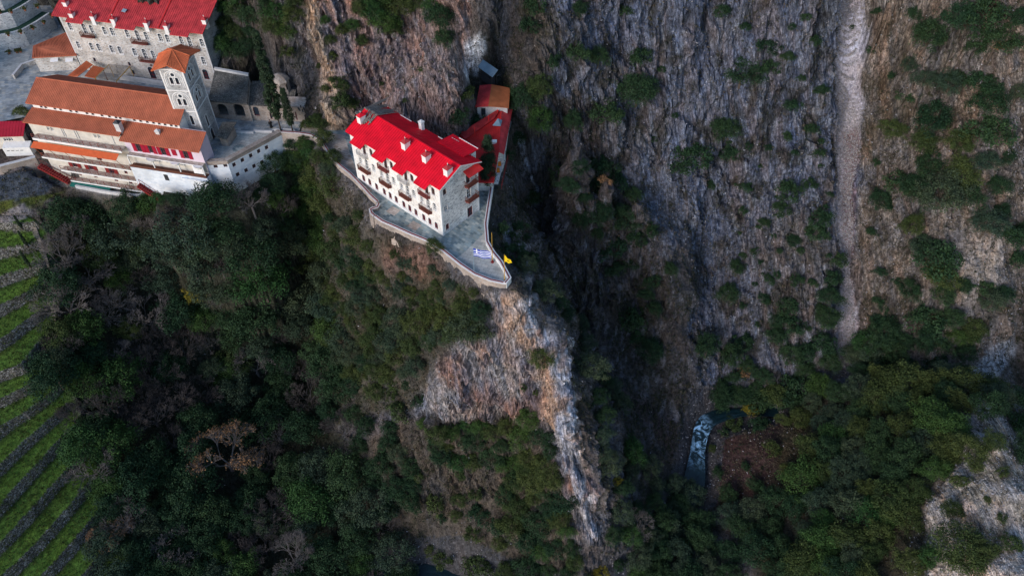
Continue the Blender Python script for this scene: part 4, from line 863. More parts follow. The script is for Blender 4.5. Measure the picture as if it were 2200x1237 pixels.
def stairs(name, label, p, q, wd, n, mat='dark_tin'):
    p, q = Vector(p), Vector(q); r = empty(name, label, 'staircase', p); s = MB(); d = (q-p)/n; side = Vector((-d.y, d.x, 0)).normalized()*wd/2; f2 = Vector((d.x, d.y, 0))
    for i in range(n):
        b_ = d*i; lo = Vector((0, 0, -.5)); s.hexa([b_-side+lo, b_+side+lo, b_+side+f2+lo, b_-side+f2+lo][::-1], [b_-side, b_+side, b_+side+f2*.9, b_-side+f2*.9][::-1])
    s.build('steps', M[mat], r); g_ = MB()
    for k in (-1, 1): g_.tube(side*k+Vector((0, 0, .9)), (q-p)+side*k+Vector((0, 0, .9)), .035, .035, 5); [g_.tube(side*k+d*i, side*k+d*i+Vector((0, 0, .9)), .025, .025, 4) for i in range(0, n+1, 3)]
    g_.build('handrail', M['maroon'], r); return r
LC = Matrix.Translation(ch.location) @ Matrix.Rotation(CH_R, 4, 'Z')
stairs('outdoor_staircase', 'dark stairs descending beside the left end of the galleried front', LC @ Vector((-1.6, -1.2, -5.4)), LC @ Vector((4.3, -1.6, -8.3)), 1.3, 14, 'maroon')
stairs('outdoor_staircase', 'dark red stairs descending in front of the blue-white washed wall', LC @ Vector((20.8, -1.9, -5.8)), LC @ Vector((25.2, -2.1, -9.2)), 1.1, 14, 'maroon')
# ================================================================ bell tower
tw = empty('bell_tower', 'tall square grey stone bell tower with a star-shaped bright tile roof', 'tower', (-64.19, 126.32, 0), R(-5.88))
TL, TD, TH = 4.47, 5.62, 17.35
lf = [(1.72, 14.75, .62, 1.2), (2.8, 14.75, .62, 1.2), (1.75, 10.15, .62, 1.2), (2.8, 10.15, .62, 1.2), (2.95, 6.1, .6, 1.9)]
rt = [(1.55, 14.75, .62, 1.2), (2.95, 14.75, .62, 1.2), (1.6, 10.15, .62, 1.2), (3.0, 10.15, .62, 1.2), (2.5, 4.3, .7, 2.4), (2.8, .95, 1.1, 1.9)]
def tface(p0, ax, L_, ops_, mat): s = MB(); wall_plane(s, p0, ax, L_, -1, TH, ops_, .3); return s.build('wall', M[mat], tw)
tface((0, 0), X2, TL, lf, 'grey_stone'); tface((TL, 0), Y2, TD, rt, 'grey_stone'); tface((TL, TD), (-1, 0), TL, [], 'grey_stone'); tface((0, TD), (0, -1), TD, [], 'grey_stone')
for p0, ax, ops_ in (((0, 0), X2, lf), ((TL, 0), Y2, rt)):
    for c, z, w_, h_ in ops_: put_window(tw, p0, ax, c, z, w_, h_, 'brown_wood', 'slit', arch=True, surround='white_trim', name='window' if z > 2 else 'door')
for x, y in ((-.03, -.03), (TL-.27, -.03), (TL-.27, TD-.27), (-.03, TD-.27)):
    s = MB(); s.box(x, x+.3, y, y+.3, -1, TH-.01); s.build('corner_quoins', M['white_trim'], tw)
for z in (8.2, 12.75, 17.2): s = MB(); s.box(-.08, TL+.08, -.08, TD+.08, z-.1, z+.1); s.build('string_course', M['white_trim'], tw)
for cx, cz, fr_ in ((2.25, 14.9, 0), (2.28, 10.35, 0), (2.25, 14.9, 1), (2.3, 10.35, 1)):
    s = MB(); n = 14
    def pt(r, a, e): 
        u, z = cx+r*math.cos(a), cz+.35+r*math.sin(a)
        return (u, -e, z) if not fr_ else (TL+e, u, z)
    for r0, r1 in ((1.62, 1.78), (1.36, 1.44)):
        for i in range(n):
            a, b_ = math.pi*i/n, math.pi*(i+1)/n; q1 = [pt(r0, a, .05), pt(r1, a, .05), pt(r1, b_, .05), pt(r0, b_, .05)]
            s.face(q1 if not fr_ else q1); s.face([pt(r1, a, .05), pt(r1, a, 0), pt(r1, b_, 0), pt(r1, b_, .05)])
        for sg in (-1, 1):
            for k in (0,):
                u0, u1 = sorted((cx+sg*r0, cx+sg*r1)); 
                if not fr_: s.box(u0, u1, -.05, 0, cz-1.4, cz+.35)
                else: s.box(TL, TL+.05, u0, u1, cz-1.4, cz+.35)
    s.build('blind_arch', M['white_trim'], tw)
    s = MB(); n = 14
    def pc(r, a, e):
        u, z = cx+r*math.cos(a), cz+1.25+r*math.sin(a)
        return (u, -e, z) if not fr_ else (TL+e, u, z)
    for i in range(n):
        a, b_ = 2*math.pi*i/n, 2*math.pi*(i+1)/n; s.face([pc(.36, a, .06), pc(.56, a, .06), pc(.56, b_, .06), pc(.36, b_, .06)]); s.face([pc(.56, a, .06), pc(.56, a, 0), pc(.56, b_, 0), pc(.56, b_, .06)])
    o = s.build('round_window', M['white_trim'], tw); s = MB(); s.face([pc(.36, 2*math.pi*i/n, .02) for i in range(n)]); s.build('pane', M['glass'], o)
s = MB(); cx, cy = TL/2, TD/2; e = .95; ap = (cx, cy, 19.6)
cor = [(-e, -e, 17.35), (TL+e, -e, 17.35), (TL+e, TD+e, 17.35), (-e, TD+e, 17.35)]; mid = [(cx, -e*.75, 18.55), (TL+e*.75, cy, 18.55), (cx, TD+e*.75, 18.55), (-e*.75, cy, 18.55)]
rng8 = []
for i in range(4):
    a, m1, b_ = cor[i], mid[i], cor[(i+1) % 4]
    for q in ((a, m1, ap), (m1, b_, ap)):
        s.face(q); s.face([tuple(Vector(p)-Vector((0, 0, .15))) for p in reversed(q)])
        for k in range(1, 9):
            u = k/9; p0 = Vector(q[0]).lerp(Vector(q[1]), u); p1 = Vector(ap).lerp(p0, .06+.0*u); s.tube(p1+Vector((0, 0, .01)), p0+Vector((0, 0, .01)), .05, .05, 4, cap=False)
        s.face([q[0], tuple(Vector(q[0])-Vector((0, 0, .15))), tuple(Vector(q[1])-Vector((0, 0, .15))), q[1]])
    s.tube(Vector(a)+Vector((0, 0, .03)), Vector(ap)+Vector((0, 0, .03)), .1, .1, 6); s.tube(Vector(m1)+Vector((0, 0, .03)), Vector(ap)+Vector((0, 0, .03)), .1, .1, 6)
s.build('roof', M['tile_bright'], tw)
# porch with slate roof at the tower foot
po = empty('porch', 'small porch with a worn slate roof at the foot of the bell tower', 'porch', at(461, 318, 0), R(12))
P_ = [at(463, 293, 2.7), at(478, 262, 3.3), at(508, 262, 3.0), at(487, 300, 2.2)]; o0 = po.location; iv = Matrix.Rotation(-R(12), 4, 'Z')
q4 = [iv @ (p-o0) for p in P_]; s = MB(); s.slab(q4[0], q4[1], q4[2], q4[3], .15); s.ribs(q4[0], q4[3], q4[2], q4[1], .35, .1, .03); s.build('roof', M['slate'], po)
cc = sum(q4, Vector())/4; s = MB(); b4 = [cc+(p-cc)*.72 for p in q4]; s.hexa([Vector((p.x, p.y, 0)) for p in (b4[0], b4[3], b4[2], b4[1])], [Vector((p.x, p.y, 2.1)) for p in (b4[0], b4[3], b4[2], b4[1])]); s.build('wall', M['rose_stone'], po)
# ================================================================ upper dormitory
DR = R(-12.25)
dm = empty('dormitory', 'long stone dormitory with crimson roof at the top left corner, above the church', 'building', (-92.64, 152.65, 0), DR)
tops = [(-.1, 10.4, .85, 1.5), (3.2, 10.25, .9, 2.1), (4.9, 10.4, .85, 1.5), (7.9, 10.4, .85, 1.5), (9.66, 10.4, .85, 1.5), (13.1, 10.4, .85, 1.5), (15.4, 10.2, .9, 2.1), (17.4, 10.4, .85, 1.5), (20.6, 10.4, .85, 1.5), (22.2, 10.4, .85, 1.5), (25.3, 10.4, .85, 1.5), (27.1, 10.2, .9, 2.1), (29.9, 10.4, .85, 1.5)]
mids = [(-.1, 6.1, .8, 1.4), (3.05, 6.1, .85, 1.5), (4.75, 6.1, .85, 1.5), (7.8, 6.1, .85, 1.5), (9.7, 6.1, .85, 1.5), (13.1, 6.1, .85, 1.5), (15.4, 5.9, .9, 2.1), (17.4, 6.1, .85, 1.5), (20.6, 6.1, .85, 1.5), (22.6, 6.1, .85, 1.5), (28.9, 6.1, .85, 1.5)]
lows = [(2.3, 3.0, .6, .9), (10.6, 3.0, .6, .9), (15.9, 3.4, .5, .5), (10.7, 1.0, .7, 1.0)]
doors = [(15.4, 1.25, 1.4, 2.4), (28.4, 2.7, 1.2, 2.0)]
sh_ = lambda L_: [(c+1.8, z, w_, h_) for c, z, w_, h_ in L_]
s = MB(); wall_plane(s, (-1.8, 0), X2, 32.4, -1, 13.4, sh_(tops+mids+lows+doors)); s.build('front_wall', M['beige_stone'], dm)
s = MB(); s.face([(30.6, 0, -1), (30.6, 12, -1), (30.6, 12, 17.5), (30.6, 0, 13.4)]); s.face([(30.6, 12, -1), (-1.8, 12, -1), (-1.8, 12, 17.5), (30.6, 12, 17.5)]); s.face([(-1.8, 12, -1), (-1.8, 0, -1), (-1.8, 0, 13.4), (-1.8, 12, 17.5)]); s.build('side_wall', M['grey_stone'], dm)
for x in (-1.83, 30.33): s = MB(); s.box(x, x+.3, -.03, .3, -1, 13.38); s.build('corner_quoins', M['pale_trim'], dm)
for c, z, w_, h_ in tops+mids: put_window(dm, (0, 0), X2, c, z, w_, h_, 'white_trim', arch=True, surround='white_trim', name='balcony_door' if h_ > 2 else 'window')
for c, z, w_, h_ in lows: put_window(dm, (0, 0), X2, c, z, w_, h_, 'maroon', 'slit')
for c, z, w_, h_ in doors: put_window(dm, (0, 0), X2, c, z, w_, h_, 'maroon', arch=True, surround='pale_trim', name='entrance_door')
for c, z in ((3.6, 9.0), (15.6, 8.95), (15.8, 4.7), (27.1, 8.95)): put_balcony(dm, (0, 0), X2, c, z, 3.4 if c > 10 else 2.8, .9)
s = MB(); A, B_, C_, D = (-2.6, 11, 17.6), (31.4, 11, 17.6), (31.4, -1.0, 13.35), (-2.6, -1.0, 13.35); s.slab(A, B_, C_, D, .15); s.ribs(A, B_, C_, D, .45, .07, .05)
for a, b_ in ((1.2, 5.0), (12.4, 16.7), (24.6, 28.6)): s.slab((a, -1.002, 13.35), (b_, -1.002, 13.35), (b_, -2.1, 12.95), (a, -2.1, 12.95), .12); s.ribs((a, -1.002, 13.35), (b_, -1.002, 13.35), (b_, -2.1, 12.95), (a, -2.1, 12.95), .45, .07, .05)
s.slab((31.4, 11, 17.6), (-2.6, 11, 17.6), (-2.6, 20, 14.5), (31.4, 20, 14.5), .15)
rf2 = s.build('roof', M['worn_red'], dm)
for x in (10.2, 21.5): s = MB(); s.hexa([(x, -1, 13.36), (x+.25, -1, 13.36), (x+.25, 11, 17.61), (x, 11, 17.61)], [(x, -1, 13.5), (x+.25, -1, 13.5), (x+.25, 11, 17.75), (x, 11, 17.75)]); s.build('fire_wall', M['annex_red'], rf2)
zd = lambda y: 13.35+(y+1)*4.25/12
for c in ((139.5, 4), (153, 28), (199, 34), (243, 40), (314, 48), (357, 54), (439, 42)):
    d = ray(*c); o_ = Vector(dm.location); a = Vector((math.cos(DR), math.sin(DR), 0)); b2 = Vector((-a.y, a.x, 0))
    # meet the roof slope
    k = 4.25/12; C0 = Vector((0, 0, H_CAM))-o_
    num = 13.35+.7+(C0.dot(b2)+1)*k-C0.z; den = d.z-d.dot(b2)*k; tt = num/den; p = C0+d*tt
    put_chimney(dm, p.dot(a), p.dot(b2), zd(p.dot(b2)), .85, 1.0, .8, cap='worn_red')
s = MB(); s.box(-.5, .5, -.4, .4, 0, .08); o = s.build('roof_hatch', M['blue_tin'], dm); o.location = (12.9, 1.9, zd(1.9)+.25); o.rotation_euler = (R(20), 0, R(-12))
# ================================================================ vaulted hall, cloister range, chapel
vt = empty('vaulted_hall', 'stone slate roofed hall with open arches, right of the bell tower', 'building', at(447, 216, 4.5)-Vector((0, 0, 4.5)))
o0 = vt.location; tl, tr_, br, bl = at(462, 147, 6.0), at(535, 160, 5.8), at(531, 224, 4.5), at(447, 216, 4.5)
s = MB(); s.slab(tl-o0, tr_-o0, br-o0, bl-o0, .3); s.build('roof', M['slate'], vt)
s = MB(); e = Vector((0, .6, 0)); s.hexa([tl-o0-e+Vector((0, 0, -.3)), tr_-o0-e+Vector((0, 0, -.3)), tr_-o0+Vector((0, 0, -.3)), tl-o0+Vector((0, 0, -.3))], [tl-o0-e+Vector((0, 0, .35)), tr_-o0-e+Vector((0, 0, .35)), tr_-o0+Vector((0, 0, .35)), tl-o0+Vector((0, 0, .35))]); s.build('ridge_wall', M['pale_trim'], vt)
def range_wall(par, P0, P1, h0, h1, ops_px, mat, arch_px=()):
    ax = Vector((P1.x-P0.x, P1.y-P0.y, 0)); L_ = ax.length; ax.normalize(); o0 = par.location
    s = MB(); ops_ = []
    for (x0, y0, x1, y1) in ops_px:
        a, za = hitwall(x0, y0, P0, P1); b_, zb = hitwall(x1, y1, P0, P1); ops_.append(((a+b_)/2, (za+zb)/2, abs(b_-a), abs(za-zb)))
    ops_ = [(max(w_/2+.05, min(L_-w_/2-.05, c)), z, w_, h_) for c, z, w_, h_ in ops_]
    ops_ = [(c, max(z, h0+h_/2+.02), w_, h_) for c, z, w_, h_ in ops_]
    wall_plane(s, (P0.x-o0.x, P0.y-o0.y), (ax.x, ax.y), L_, h0, h1, ops_, .5); o = s.build('front_wall', M[mat], par); return ops_, (ax.x, ax.y), (P0.x-o0.x, P0.y-o0.y)
b0, b1 = Vector((bl.x, bl.y+.4, 0)), Vector((br.x, br.y+.4, 0))
ops_, ax_, p0_ = range_wall(vt, b0, b1, -.3, 4.3, [(463, 223, 493, 250), (498, 223, 529, 252)], 'rose_stone')
for c, z, w_, h_ in ops_:
    s = MB(); n = 8; ax3 = Vector((ax_[0], ax_[1], 0)); in3 = Vector((-ax3.y, ax3.x, 0)); b_ = Vector((p0_[0], p0_[1], 0))+ax3*c
    for sg in (-1, 1):
        s.face([b_+ax3*sg*w_/2+Vector((0, 0, z+h_/2))+in3*.06]+[b_+ax3*sg*w_/2*math.cos(math.pi/2*i/n)+Vector((0, 0, z+h_/2-w_*.42+w_*.42*math.sin(math.pi/2*i/n)))+in3*.06 for i in range(n+1)])
    s.build('arch_spandrel', M['rose_stone'], vt)
s = MB(); pl4 = [bl-o0, br-o0, tr_-o0, tl-o0]; 
s.face([(pl4[1].x, pl4[1].y+.4, -.3), (pl4[2].x, pl4[2].y-.3, -.3), (pl4[2].x, pl4[2].y-.3, 5.3), (pl4[1].x, pl4[1].y+.4, 4.2)]); s.face([(pl4[2].x, pl4[2].y-.3, -.3), (pl4[3].x, pl4[3].y-.3, -.3), (pl4[3].x, pl4[3].y-.3, 5.5), (pl4[2].x, pl4[2].y-.3, 5.4)]); s.face([(pl4[3].x, pl4[3].y-.3, -.3), (pl4[0].x, pl4[0].y+.4, -.3), (pl4[0].x, pl4[0].y+.4, 4.2), (pl4[3].x, pl4[3].y-.3, 5.5)]); s.build('rear_wall', M['beige_stone'], vt)
rg = empty('cloister_range', 'low stone range with an arched gateway and a slab roof, behind the courtyard cypresses', 'building', at(532, 258, 0))
o0 = rg.location; g0, g1 = at(532, 258, 0), at(661, 262, 0)
ops_, ax_, p0_ = range_wall(rg, g0, g1, -.3, 3.6, [(543, 233, 559, 249), (578, 242, 586, 256), (633, 241, 640, 258)], 'rose_stone')
for i, (c, z, w_, h_) in enumerate(ops_): put_window(rg, p0_, ax_, c, z, w_, h_, 'maroon', 'slit', name='gateway' if i == 0 else 'door', arch=i == 0, surround='rose_stone' if i == 0 else None)
n_ = Vector((-ax_[1], ax_[0], 0)); a3 = Vector((ax_[0], ax_[1], 0)); Lr = (g1-g0).length
B0 = Vector((p0_[0], p0_[1], 0)); s = MB(); up3 = lambda z: Vector((0, 0, z))
s.slab(B0+n_*7.5+up3(4.3), B0+a3*6.5+n_*7.5+up3(4.3), B0+a3*6.5+up3(3.62), B0+up3(3.62), .2); s.ribs(B0+n_*7.5+up3(4.3), B0+a3*6.5+n_*7.5+up3(4.3), B0+a3*6.5+up3(3.62), B0+up3(3.62), .5, .1, .05); s.build('roof', M['slate'], rg)
s = MB(); s.slab(B0+a3*6.5+n_*3+up3(3.9), B0+a3*Lr+n_*3+up3(3.9), B0+a3*Lr+up3(3.62), B0+a3*6.5+up3(3.62), .15); s.build('flat_roof', M['path'], rg)
s = MB()
for px, py in ((641, 233), (646, 229), (652, 232), (644, 236), (650, 238), (657, 236)):
    c, z = hitwall(px, py, g0, g1); q = B0+a3*c+up3(z); s2 = MB(); k = a3*.13; f3 = -n_*.02; s2.face([q-k+f3-up3(.3), q+k+f3-up3(.3), q+k+f3+up3(.3), q-k+f3+up3(.3)]); s2.build('wall_niche', M['glass'], rg)
s = MB(); s.face([B0+n_*7.4-up3(.3), B0-up3(.3), B0+up3(3.5), B0+n_*7.4+up3(4.1)]); s.build('side_wall', M['rose_stone'], rg)
chp = empty('chapel', 'small domed chapel in rose stone tucked under the overhanging rock', 'chapel', at(606, 192, 4.2))
def ring_(s, r0, z0, r1, z1, n=8, ph=0.2):
    for i in range(n):
        a, b_ = 2*math.pi*i/n+ph, 2*math.pi*(i+1)/n+ph
        s.face([(r0*math.cos(a), r0*math.sin(a), z0), (r0*math.cos(b_), r0*math.sin(b_), z0), (r1*math.cos(b_), r1*math.sin(b_), z1), (r1*math.cos(a), r1*math.sin(a), z1)])
s = MB(); ring_(s, 1.75, -.8, 1.75, 2.3); s.build('drum', M['rose_stone'], chp)
s = MB(); ring_(s, 1.98, 2.25, 1.98, 2.42); ring_(s, 1.98, 2.42, 1.55, 2.95); ring_(s, 1.55, 2.95, .85, 3.4); ring_(s, .85, 3.4, .02, 3.65); ring_(s, 1.75, 2.25, 1.98, 2.25); s.build('dome', M['path'], chp)
for a in (-2.2, -1.42, -.62): s = MB(); c, n3 = Vector((math.cos(a), math.sin(a), 0))*1.70, Vector((math.cos(a), math.sin(a), 0)); k = Vector((-n3.y, n3.x, 0))*.16; s.hexa([c-k+up3(.6), c+k+up3(.6), c+k+n3*.08+up3(.6), c-k+n3*.08+up3(.6)], [c-k+up3(1.8), c+k+up3(1.8), c+k+n3*.08+up3(1.8), c-k+n3*.08+up3(1.8)]); s.build('window', M['dark_tin'], chp)
s = MB(); s.box(-2.6, 2.6, -2.6, 2.4, -4.6, -.6); s.build('wall', M['rose_stone'], chp); s = MB(); s.slab((-2.8, 0, -.1), (2.8, 0, -.1), (2.8, -3.0, -.9), (-2.8, -3.0, -.9), .2); s.ribs((-2.8, 0, -.1), (2.8, 0, -.1), (2.8, -3.0, -.9), (-2.8, -3.0, -.9), .4, .1, .04); s.build('roof', M['slate'], chp)
# ================================================================ bastion under the courtyard
K0, K1, K2, K3, K4 = at(437, 356, 0), at(490, 353, 0), at(606, 290, 0), at(606, 284, 0), at(470, 320, 0)
bs = empty('bastion', 'white washed retaining block with two rows of small windows under the courtyard', 'building', K0); o0 = bs.location
f1, f2_ = [(463, 357), (484, 355)], [(503, 354), (521, 344), (539, 334.5), (556, 325), (573, 317), (511, 375), (529, 366), (546, 357), (563, 348.5), (580, 339.5)]
for (A, B_, L_) in ((K0, K1, f1), (K1, K2, f2_)):
    ax = (B_-A).normalized(); ops_ = []
    for px, py in L_:
        px += 0; c, z = hitwall(px, py+ (0), A, B_); ops_.append((c, z, .75, .9))
    s = MB(); p0_ = (A.x-o0.x, A.y-o0.y); wall_plane(s, p0_, (ax.x, ax.y), (B_-A).length, -7.5, .0, ops_); s.build('front_wall', M['blue_white'], bs)
    for c, z, w_, h_ in ops_: put_window(bs, p0_, (ax.x, ax.y), c, z, w_, h_, 'brown_wood')
s = MB(); q = K2-o0; s.face([(q.x, q.y, -7.5), (q.x+1.5, q.y+5, -7.5), (q.x+1.5, q.y+5, 0), (q.x, q.y, 0)]); s.build('side_wall', M['grey_stone'], bs)
run_wall('parapet_wall', 'broad brownish coping wall along the courtyard edge, above the windowed white bastion', 'wall', [K0, K1, K2], .004, .75, .95, 'rose_stone', 'rose_stone', .12, None, None)
s = MB(); 
run_wall('parapet_wall', 'low stepped kerb wall across the courtyard behind the bastion terrace', 'wall', W2([(508, 287), (545, 288), (547, 285), (585, 286), (588, 283), (600, 282)]), -.1, .45, .35, 'pale_trim')
run_wall('planter', 'oval pale kerbed planter holding the two cypress trunks', 'planter', W2([(601, 287), (630, 289), (636, 286), (632, 281), (603, 279), (600, 284)]), -.1, .45, .25, 'pale_trim')
sheet('courtyard_paving', COURTW, 0.0, M['paving_court'])
sheet('bastion_paving', W2([(440, 356), (489, 352), (600, 290), (585, 286), (548, 286), (545, 289), (508, 289), (470, 325)]), .008, M['paving_pale'])
s = MB(); c = at(513, 319, .014); s.face([(c.x+1.25*math.cos(2*math.pi*i/20), c.y+1.25*math.sin(2*math.pi*i/20), c.z) for i in range(20)]); tag(s.build('round_paving', M['paving']), kind='structure')
# ================================================================ houses and terraces at the left edge
ln_ = empty('outbuilding', 'outbuilding with a slanted terracotta roof leaning against the dormitory', 'building', at(75, 148, 0)); o0 = ln_.location
q = [at(72, 98.5, 5.0), at(141, 70, 5.4), at(164.5, 119, 3.9), at(69, 124.6, 3.7)]; proof(ln_, [q], .16, 'tile', .36, rw=.15, rh=.05)
s = MB(); fq = [at(72, 125, 3.4), at(163, 120.5, 3.4), at(143, 77, 3.4), at(77, 101, 3.4)]; s.prism([(p.x-o0.x, p.y-o0.y) for p in fq], -.3, 3.5); s.build('wall', M['beige_stone'], ln_)
ax = (fq[1]-fq[0]).normalized()
for px in (118, 150): 
    c, z = hitwall(px, 127, fq[0], fq[1]); b_ = Vector((fq[0].x-o0.x, fq[0].y-o0.y, 0))+Vector((ax.x, ax.y, 0))*c; nn = Vector((ax.y, -ax.x, 0)); k = Vector((ax.x, ax.y, 0))*.8
    s = MB(); s.slab(b_-k+up3(z+.3), b_+k+up3(z+.3), b_+k+nn*.9+up3(z-.1), b_-k+nn*.9+up3(z-.1), .05); s.build('door_canopy', M['cloth_white'], ln_)
rh = empty('red_roof_house', 'small white house with a plain crimson roof at the left edge, beside the church', 'house', at(60, 335, -4)); o0 = rh.location
q = [at(-70, 262, .6), at(55, 260, .6), at(50, 292, -1.0), at(-70, 296, -1.0)]; proof(rh, [q], .14, 'crimson_roof', .6)
fq = [at(-64, 295, -1.3), at(47, 291, -1.3), at(52, 263, -1.3), at(-64, 265, -1.3)]; ax = (fq[1]-fq[0]).normalized(); p0_ = (fq[0].x-o0.x, fq[0].y-o0.y); L_ = (fq[1]-fq[0]).length
c1, z1_ = hitwall(10, 295.5, fq[0], fq[1]); c2, _z = hitwall(20, 295, fq[0], fq[1]); ops_ = [(c1, -2.2-rh.location.z, .85, .8), (c2, -2.2-rh.location.z, .85, .8)]
s = MB(); wall_plane(s, p0_, (ax.x, ax.y), L_, -.5, 2.75, ops_); s.face([(fq[1].x-o0.x, fq[1].y-o0.y, -.5), (fq[2].x-o0.x, fq[2].y-o0.y, -.5), (fq[2].x-o0.x, fq[2].y-o0.y, 3.9), (fq[1].x-o0.x, fq[1].y-o0.y, 2.75)]); s.build('wall', M['plaster'], rh)
for c, z, w_, h_ in ops_: put_window(rh, p0_, (ax.x, ax.y), c, z, w_, h_, 'white_trim')
s = MB(); b_ = Vector((p0_[0], p0_[1], 0)); a3b = Vector((ax.x, ax.y, 0)); nn = Vector((ax.y, -ax.x, 0)); 
s.hexa([b_+a3b*(L_-4.2)+nn*1.6+up3(-1.2), b_+a3b*(L_+1.2)+nn*1.6+up3(-1.2), b_+a3b*(L_+1.2)+nn*.01+up3(-1.2), b_+a3b*(L_-4.2)+nn*.01+up3(-1.2)], [b_+a3b*(L_-4.2)+nn*1.6+up3(.9), b_+a3b*(L_+1.2)+nn*1.6+up3(.9), b_+a3b*(L_+1.2)+nn*.01+up3(1.3), b_+a3b*(L_-4.2)+nn*.01+up3(1.3)]); s.build('lower_room', M['white_trim'], rh)
for i in range(4): k = b_+a3b*(L_-3.6+i*.9)+nn*1.61+up3(.1); s = MB(); s.face([k, k+a3b*.6, k+a3b*.6+up3(.14), k+up3(.14)]); s.build('slit_window', M['dark_tin'], rh)
m_grass = plain('lawn', (.02, .06, .04), .95, .35, 2); M['lawn'] = m_grass
def band(name, label, base, zb, hgt, depth, wallmat='pale_wall'):
    """retaining wall standing on the base line, with a planted strip on top; returns the back line of the strip"""
    n = len(base); r = empty(name, label, 'retaining wall', (base[0][0], base[0][1], zb)); o0 = r.location; s = MB(); g_ = MB(); k_ = MB(); B_ = []
    for i in range(n):
        p, q = Vector(base[max(i-1, 0)]), Vector(base[min(i+1, n-1)]); t_ = (q-p).normalized(); B_.append(Vector(base[i])+Vector((-t_.y, t_.x))*depth)
    V3 = lambda p, z: Vector((p[0], p[1], z))-o0
    for i in range(n-1):
        a, b_, c, e = base[i], base[i+1], B_[i+1], B_[i]; z1 = zb+hgt
        m1, m2 = Vector(a).lerp(Vector(e), .18), Vector(b_).lerp(Vector(c), .18)
        s.hexa([V3(a, zb-1), V3(b_, zb-1), V3(m2, zb-1), V3(m1, zb-1)], [V3(a, z1+.3), V3(b_, z1+.3), V3(m2, z1+.3), V3(m1, z1+.3)])
        g_.face([V3(m1, z1), V3(m2, z1), V3(c, z1), V3(e, z1)])
    s.build('wall', M[wallmat], r); g_.build('lawn', M['lawn'], r); return [tuple(p) for p in B_], zb+hgt
bl0 = [tuple(at(a, b_, 0))[:2] for a, b_ in ((-60, 116), (-20, 114), (0, 112), (35, 106), (65, 97), (95, 80), (124, 60))]
bl1, zb1 = band('retaining_wall', 'curved stone retaining wall under the lower green strip in the top left corner', bl0, 0, 3.6, 2.6)
bl2, zb2 = band('retaining_wall', 'curved stone retaining wall between the two green strips in the top left corner', bl1, zb1, 3.2, 2.4)
bl3, zb3 = band('retaining_wall', 'topmost curved stone wall at the very top left corner', bl2, zb2, 3.2, 9.0)
def potted(px, py, z, sc, label, leaf=(.05, .07, .02)):
    p = at(px, py, z); r = empty('potted_plant', label, 'plant', p, 0, 'potted plants on the curved terraces'); s = MB(); s.tube((0, 0, 0), (0, 0, .45*sc), .2*sc, .3*sc, 8); s.build('pot', M['terracotta'], r)
    s = MB()
    for i in range(70):
        c = Vector((random.gauss(0, .22), random.gauss(0, .22), .65+random.gauss(0, .18)))*sc; a = Vector((random.gauss(0, 1), random.gauss(0, 1), random.gauss(0, 1))).normalized()*.12*sc; b_ = a.orthogonal().normalized()*.1*sc; s.face([c-a-b_, c+a-b_, c+a+b_, c-a+b_])
    s.build('leaves', M['leaf_pot'], r)
M['leaf_pot'] = plain('pot_leaves', (.06, .07, .02), .8, .5, 3)
for i, (px, py, z) in enumerate(((26, 29, 6.8), (55, 24, 6.8), (82, 18, 6.8), (2, 31, 6.8), (19, 78, 3.6), (46, 73, 3.6), (72, 64, 3.6), (95, 52, 3.6), (21, 116, 0), (37, 114, 0), (45, 113, 0), (113, 38, 3.6))):
    potted(px, py, z, 1.0, 'potted plant on the %s, %s from the left' % ('upper green strip in the corner' if z > 6 else ('lower green strip in the corner' if z > 1 else 'pale ground below the curved terraces'), ['first', 'second', 'third', 'fourth', 'fifth'][[1, 2, 3, 0, 0, 1, 2, 3, 0, 1, 2, 4][i]]))
run_wall('low_wall', 'pale curved low wall crossing the paved square at the left edge', 'wall', W2([(34, 170), (52, 147), (95, 133), (94, 129)]), -.1, 1.0, .4, 'beige_stone', 'pale_trim')
sheet('forecourt', W2([(-60, 90), (20, 92), (66, 86), (72, 100), (60, 130), (34, 165), (-60, 172)], .01), .01, M['paving_pale'])
# small orange roofs and pergola behind the church
ks = empty('kiosk', 'little twin-roofed tile canopy behind the church ridge', 'kiosk', at(175, 168, 0)); o0 = ks.location
proof(ks, [(at(186, 131, 3.2), at(199, 139, 3.6), at(167, 164, 3.6), at(145, 164, 3.0)), (at(201, 141, 3.5), at(225, 147, 2.9), at(205, 168, 2.8), at(182, 164, 3.4))], .12, 'tile_bright', .36, rw=.15, rh=.05)
s = MB()
for p in (at(188, 134, 3), at(150, 163, 3), at(221, 149, 2.7), at(203, 166, 2.7)): s.tube(Vector((p.x, p.y, -.1))-o0, Vector((p.x, p.y, 2.7))-o0, .1, .1, 6)
s.build('post', M['brown_wood'], ks)
pg = empty('pergola', 'open pergola with yellow beams and grey slats between church and dormitory', 'pergola', at(240, 165, 0)); o0 = pg.location
Q4 = [at(205, 168, 3), at(234, 139, 3), at(279, 143, 3), at(250, 175, 3)]
for a, b_ in ((0, 1), (3, 2)): s = MB(); s.tube(Q4[a]-o0, Q4[b_]-o0, .09, .09, 4); s.build('beam', M['yellow_paint'], pg)
for i in range(16): u = (i+.5)/16; s = MB(); s.tube(Q4[0].lerp(Q4[1], u)-o0+up3(.1), Q4[3].lerp(Q4[2], u)-o0+up3(.1), .05, .05, 4); s.build('slat', M['wood_plank'], pg)
for p in Q4: s = MB(); s.tube(Vector((p.x, p.y, -.1))-o0, p-o0, .08, .08, 6); s.build('post', M['yellow_paint'], pg)
run_wall('low_wall', 'long pale low wall between the church roof and the dormitory door', 'wall', W2([(258, 172), (300, 178), (353, 186)]), -.1, 1.0, .5, 'pale_trim')
